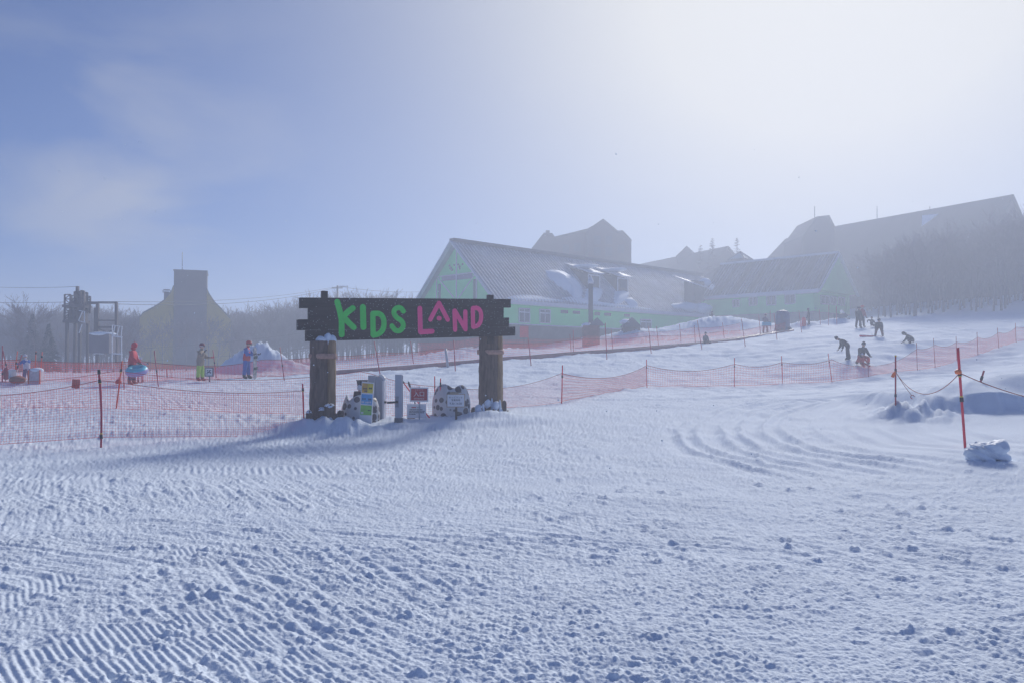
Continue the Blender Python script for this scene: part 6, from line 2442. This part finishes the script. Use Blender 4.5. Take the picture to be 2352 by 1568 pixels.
person('person holding a turquoise sled across the waist near the top of the conveyor', bt, -1.5, dict(STAND, hal=8, har=8, sfl=25, sfr=25, efl=45, efr=45),
       (cloth('mauve_jacket', (0.20, 0.13, 0.18)), M_DARK2, M_BOOT), 0.97, 'hat', M_MAR)
t = thing('sled', 'turquoise plastic sled held across by the person near the conveyor top', 'sled', (bt[0] - 0.02, bt[1] - 0.42, bt[2] + 0.62), 0.0)
b = MB()
for (dx, dz, c, d) in ((0, 0.19, None, None),):
    b.prism([(-0.43, 0, 0.02), (-0.38, 0, 0), (0.38, 0, 0), (0.43, 0, 0.04), (0.43, 0, 0.34), (0.38, 0, 0.38), (-0.38, 0, 0.38), (-0.43, 0, 0.34)], (0, -0.02, 0), (0, 0.02, 0))
b.build('tray', M_TURQ, t)
b = MB()
b.bar((-0.42, -0.05, 0.36), (0.42, -0.05, 0.36), 0.05, 0.06); b.bar((-0.42, -0.05, 0.03), (0.42, -0.05, 0.03), 0.05, 0.06)
b.build('rim', M_TURQ, t)
br_ = gp_(1858, 751, 74.0)
person('dark figure standing beside an upright red sled near the conveyor top', br_, 2.8, dict(STAND, sal=14, sar=14), (M_DARK, M_DARK2, M_BOOT), 0.90, 'hood', M_DARK)
t = thing('sled', 'red plastic sled standing upright left of the dark figure', 'sled', gp_(1846, 751, 73.8), 0.1)
b = MB(); b.prism([(-0.19, 0, 0.05), (-0.12, 0, 0), (0.12, 0, 0), (0.19, 0, 0.05), (0.19, 0, 0.75), (0.12, 0, 0.86), (-0.12, 0, 0.86), (-0.19, 0, 0.75)], (0, -0.02, 0), (0, 0.02, 0)); b.build('tray', M_RED, t)
b = MB(); b.bar((-0.18, -0.05, 0.06), (-0.18, -0.05, 0.74), 0.04, 0.06); b.bar((0.18, -0.05, 0.06), (0.18, -0.05, 0.74), 0.04, 0.06); b.build('rim', M_RED, t)
person('dark figure standing in the snow corner where the lodge wings meet', gp_(1635, 727, 84.0), -1.5, STAND, (M_DARK, M_DARK2, M_BOOT), 1.0, 'hood', M_DARK)

# ------------------------------------------------------------------ machine at the conveyor top and other small things
q = gp_(1797, 757, 72.5)
t = thing('covered_machine', 'tall machine wrapped in a dark blue tarpaulin at the conveyor top', 'machine', q, 0.1)
b = MB()
b.lathe([(0.62, -0.2), (0.70, 0.15), (0.66, 0.5), (0.62, 0.9), (0.68, 1.3), (0.62, 1.65), (0.45, 1.85), (0.2, 1.93)], (0, 0, 0), 22, 0,
        lambda a, z: 1 + 0.10 * math.sin(3 * a + 2 * z) + 0.06 * math.sin(7 * a - 4 * z), True, 1.0, 0.8)
b.build('cover', mat('blue_tarpaulin', (0.045, 0.075, 0.20), 0.5, 0.3, 3, 0.4, 8), t)
b = MB(); b.blob((0.52, -0.1, 0.12), (0.35, 0.4, 0.34), rough=0.2); b.build('drive_box', M_NAVY, t)
b = MB(); b.tube([(0.66 * math.cos(k * PI / 10), 0.53 * math.sin(k * PI / 10), 1.05) for k in range(21)], 0.02, 5); b.build('tie_cord', M_DSTEEL, t)
q = gp_(1930, 741, 77.0)
t = thing('snow_scooter', 'small dark snow scooter with glinting windshield below the right gable', 'snow scooter', q, 0.3)
b = MB(); b.prism([(-0.6, -0.25, 0.15), (0.55, -0.25, 0.15), (0.75, -0.25, 0.4), (0.4, -0.25, 0.62), (0.1, -0.25, 0.5), (-0.6, -0.25, 0.55)], (0, 0, 0), (0, 0.5, 0)); b.build('body', M_DSTEEL, t)
b = MB(); b.prism([(0.2, -0.2, 0.6), (0.42, -0.2, 0.62), (0.12, -0.2, 0.95)], (0, 0, 0), (0, 0.4, 0)); b.build('windshield', mat('shiny_clear', (0.6, 0.62, 0.65), 0.05, 0.05, 2, metal=0.8), t)
for s in (-0.25, 0.2):
    b = MB(); b.box((0.6, s, 0.05), (0.7, 0.08, 0.06)); b.build('ski', M_BLK, t)
# left: framed board, red back of a sign, crate, bin, heap, frame
q = gp_(480, 872, 35.0)
t = thing('small_board', 'small framed board with dark marks on a stake beside the beige jacket', 'sign', q, -0.1)
b = MB()
for (cx, cz, dx, dz) in ((0, 0.64, 0.42, 0.05), (0, 0.27, 0.42, 0.05), (-0.19, 0.455, 0.05, 0.32), (0.19, 0.455, 0.05, 0.32)):
    b.box((cx, 0, cz), (dx, 0.04, dz))
b.build('frame', M_DSTEEL, t)
b = MB(); b.box((0, 0.005, 0.455), (0.33, 0.02, 0.32)); pn = b.build('sheet', M_WHITE, t)
b = MB()
for (x, z, w, h) in ((-0.07, 0.52, 0.06, 0.05), (0.02, 0.50, 0.05, 0.09), (0.08, 0.53, 0.05, 0.04), (-0.03, 0.44, 0.12, 0.05), (0.07, 0.42, 0.05, 0.07), (-0.09, 0.38, 0.05, 0.05)):
    b.box((x, -0.008, z), (w, 0.004, h))
b.build('lettering', M_INK, pn)
b = MB(); b.box((0.01, 0.03, 0.15), (0.05, 0.03, 0.7)); b.build('stake', M_DSTEEL, t)
q = hit(174, 893)
t = thing('red_board', 'small dull red board on a stake seen behind the near left net', 'sign', q, 0.15)
b = MB(); b.prism([(-0.155, 0, 0.05), (0.14, 0, 0.02), (0.16, 0, 0.38), (-0.125, 0, 0.40)], (0, -0.015, 0), (0, 0.015, 0)); b.build('board', mat('dull_red_board', (0.32, 0.06, 0.05), 0.7, 0.2, 4), t)
b = MB(); b.box((0.0, 0.035, 0.12), (0.05, 0.03, 0.5)); b.build('stake', M_DSTEEL, t)
q = gp_(78, 889, 33.0)
t = thing('snow_crate', 'pale netted crate with snow on top between two red poles', 'crate', q, 0.05)
b = MB(); b.box((0, 0.2, 0.28), (0.42, 0.36, 0.62)); b.build('sides', mat('pale_netting', (0.55, 0.45, 0.50), 0.8, 0.15, 9), t)
for sx in (-0.24, 0.24):
    b = MB(); b.bar((sx, 0, -0.1), (sx, 0, 0.6), 0.04, 0.04); b.build('corner_post', M_ORG, t)
b = MB(); b.blob((0, 0.2, 0.6), (0.27, 0.24, 0.10), rough=0.2); b.build('snow_cap', M_SNOW, t)
q = gp_(29, 885, 33.6)
t = thing('pale_bin', 'pale grey bin behind the fallen red poles at the frame edge', 'bin', q)
b = MB(); b.lathe([(0.14, -0.1), (0.16, 0.45), (0.175, 0.46), (0.175, 0.5), (0.1, 0.52)], (0, 0, 0), 14); b.build('drum', M_WHITE, t)
b = MB(); b.lathe([(0.165, 0.15), (0.168, 0.22)], (0, 0, 0), 14); b.build('band', M_STEEL, t)
q = gp_(40, 888, 33.2)
b = MB(); b.blob((0, 0, 0.08), (0.34, 0.22, 0.17), rough=0.3, n=14); b.box((0.05, 0.05, 0.12), (0.5, 0.2, 0.05), 0, 0.2)
tag(b.build('upturned_sled', mat('rust_plastic', (0.36, 0.10, 0.06), 0.6, 0.2, 4), None, q), 'rust red upturned sled half sunk in snow at far left', 'sled')
q = gp_(13.5, 884, 33.8)
b = MB(); b.lathe([(0.07, 0.15), (0.10, 0.2), (0.11, 0.55), (0.05, 0.68)], (0, 0, 0), 12); b.tube([(-0.03, 0, -0.1), (0, 0, 0.2)], 0.025, 6)
tag(b.build('padded_stake', M_DRED, None, q), 'short dark red padded stake at the foot of the crossed poles', 'pole')
gF = 'red poles clustered at far left'
for tp, bs, lab, m_, cf in (
        ((5.5, 793.5), (5.3, 879), 'upright dark red pole nearest the frame edge', M_DRED, 0.25), ((6.5, 805), (23, 882.5), 'dark red pole leaning against the upright one at the frame edge', M_DRED, 0.55),
        ((40, 806), (33, 869), 'bright red leaning pole behind the white hat child', M_ORG, 0.6), ((50.5, 814.5), (29, 886.5), 'dark pole leaning left beside the white hat child', M_DRED, 0.55),
        ((82.7, 806), (80.5, 853), 'bright red pole with black cuffs rising from the snowy crate', M_ORG, 0.93), ((97, 807.5), (92, 888), 'bright red pole with black cuffs right of the snowy crate', M_ORG, 0.83)):
    pole(tp, bs, lab, gF, Y=33.6, r=0.024, m=m_, cuffs=((cf, 0.1, M_BLK),))
q = gp_(29, 884, 33.9)
b = MB(); b.tube([(0.02, 0, 0.0), (-0.02, 0, 0.42), (0.0, 0, 0.46), (0.45, 0, 0.50)], 0.015, 6)
tag(b.build('bent_handle', M_DSTEEL, None, q), 'thin bent metal handle reaching to the white hat child', 'handle')
q = gp_(272, 889, 33.2)
b = MB(); b.blob((0, 0, 0.1), (0.13, 0.11, 0.15), rough=0.2); b.tube([(-0.05, 0, 0.22), (0, 0, 0.32), (0.05, 0, 0.22)], 0.012, 5)
tag(b.build('red_bag', M_CRED, None, q), 'small red bag on the snow behind the leaning orange pole', 'bag')

# ------------------------------------------------------------------ snow flying in the air
b = MB()
r_ = random.Random(77)
for k in range(520):
    Y = 2.5 + 24 * r_.random() ** 1.3
    x = r_.uniform(-0.72, 0.72) * Y
    z = r_.uniform(0.1, 0.25 * Y + 2.2)
    if z > CAM_Z + 0.45 * Y:
        continue
    r = r_.uniform(0.0022, 0.0052)
    c = Vector((x, Y, z + gz(x, Y) * 0))
    vs = [c + Vector(d) * r for d in ((1, 0, 0), (-1, 0, 0), (0, 1, 0), (0, -1, 0), (0, 0, 1), (0, 0, -1))]
    b.add(vs, [(0, 2, 4), (2, 1, 4), (1, 3, 4), (3, 0, 4), (2, 0, 5), (1, 2, 5), (3, 1, 5), (0, 3, 5)])
o = b.build('snowflakes', M_SNOW, None, fix=False)
o['kind'] = 'stuff'

# ------------------------------------------------------------------ blown snow in the air
def build_haze():
    b = MB()
    top = 29.5
    b.box((0, 0, (top + ZMIN - 1.0) / 2), (1900, 1900, top - (ZMIN - 1.0)))
    m = bpy.data.materials.new('blown_snow_air')
    m.use_nodes = True
    t = m.node_tree
    t.nodes.clear()
    pv = N(t, 'ShaderNodeVolumePrincipled')
    pv.inputs['Color'].default_value = (0.75, 0.83, 1.0, 1)
    pv.inputs['Density'].default_value = HAZE_D
    pv.inputs['Anisotropy'].default_value = 0.35
    out = N(t, 'ShaderNodeOutputMaterial')
    L(t, pv, 0, out, 'Volume')
    o = b.build('haze', m)
    o['kind'] = 'stuff'


build_haze()
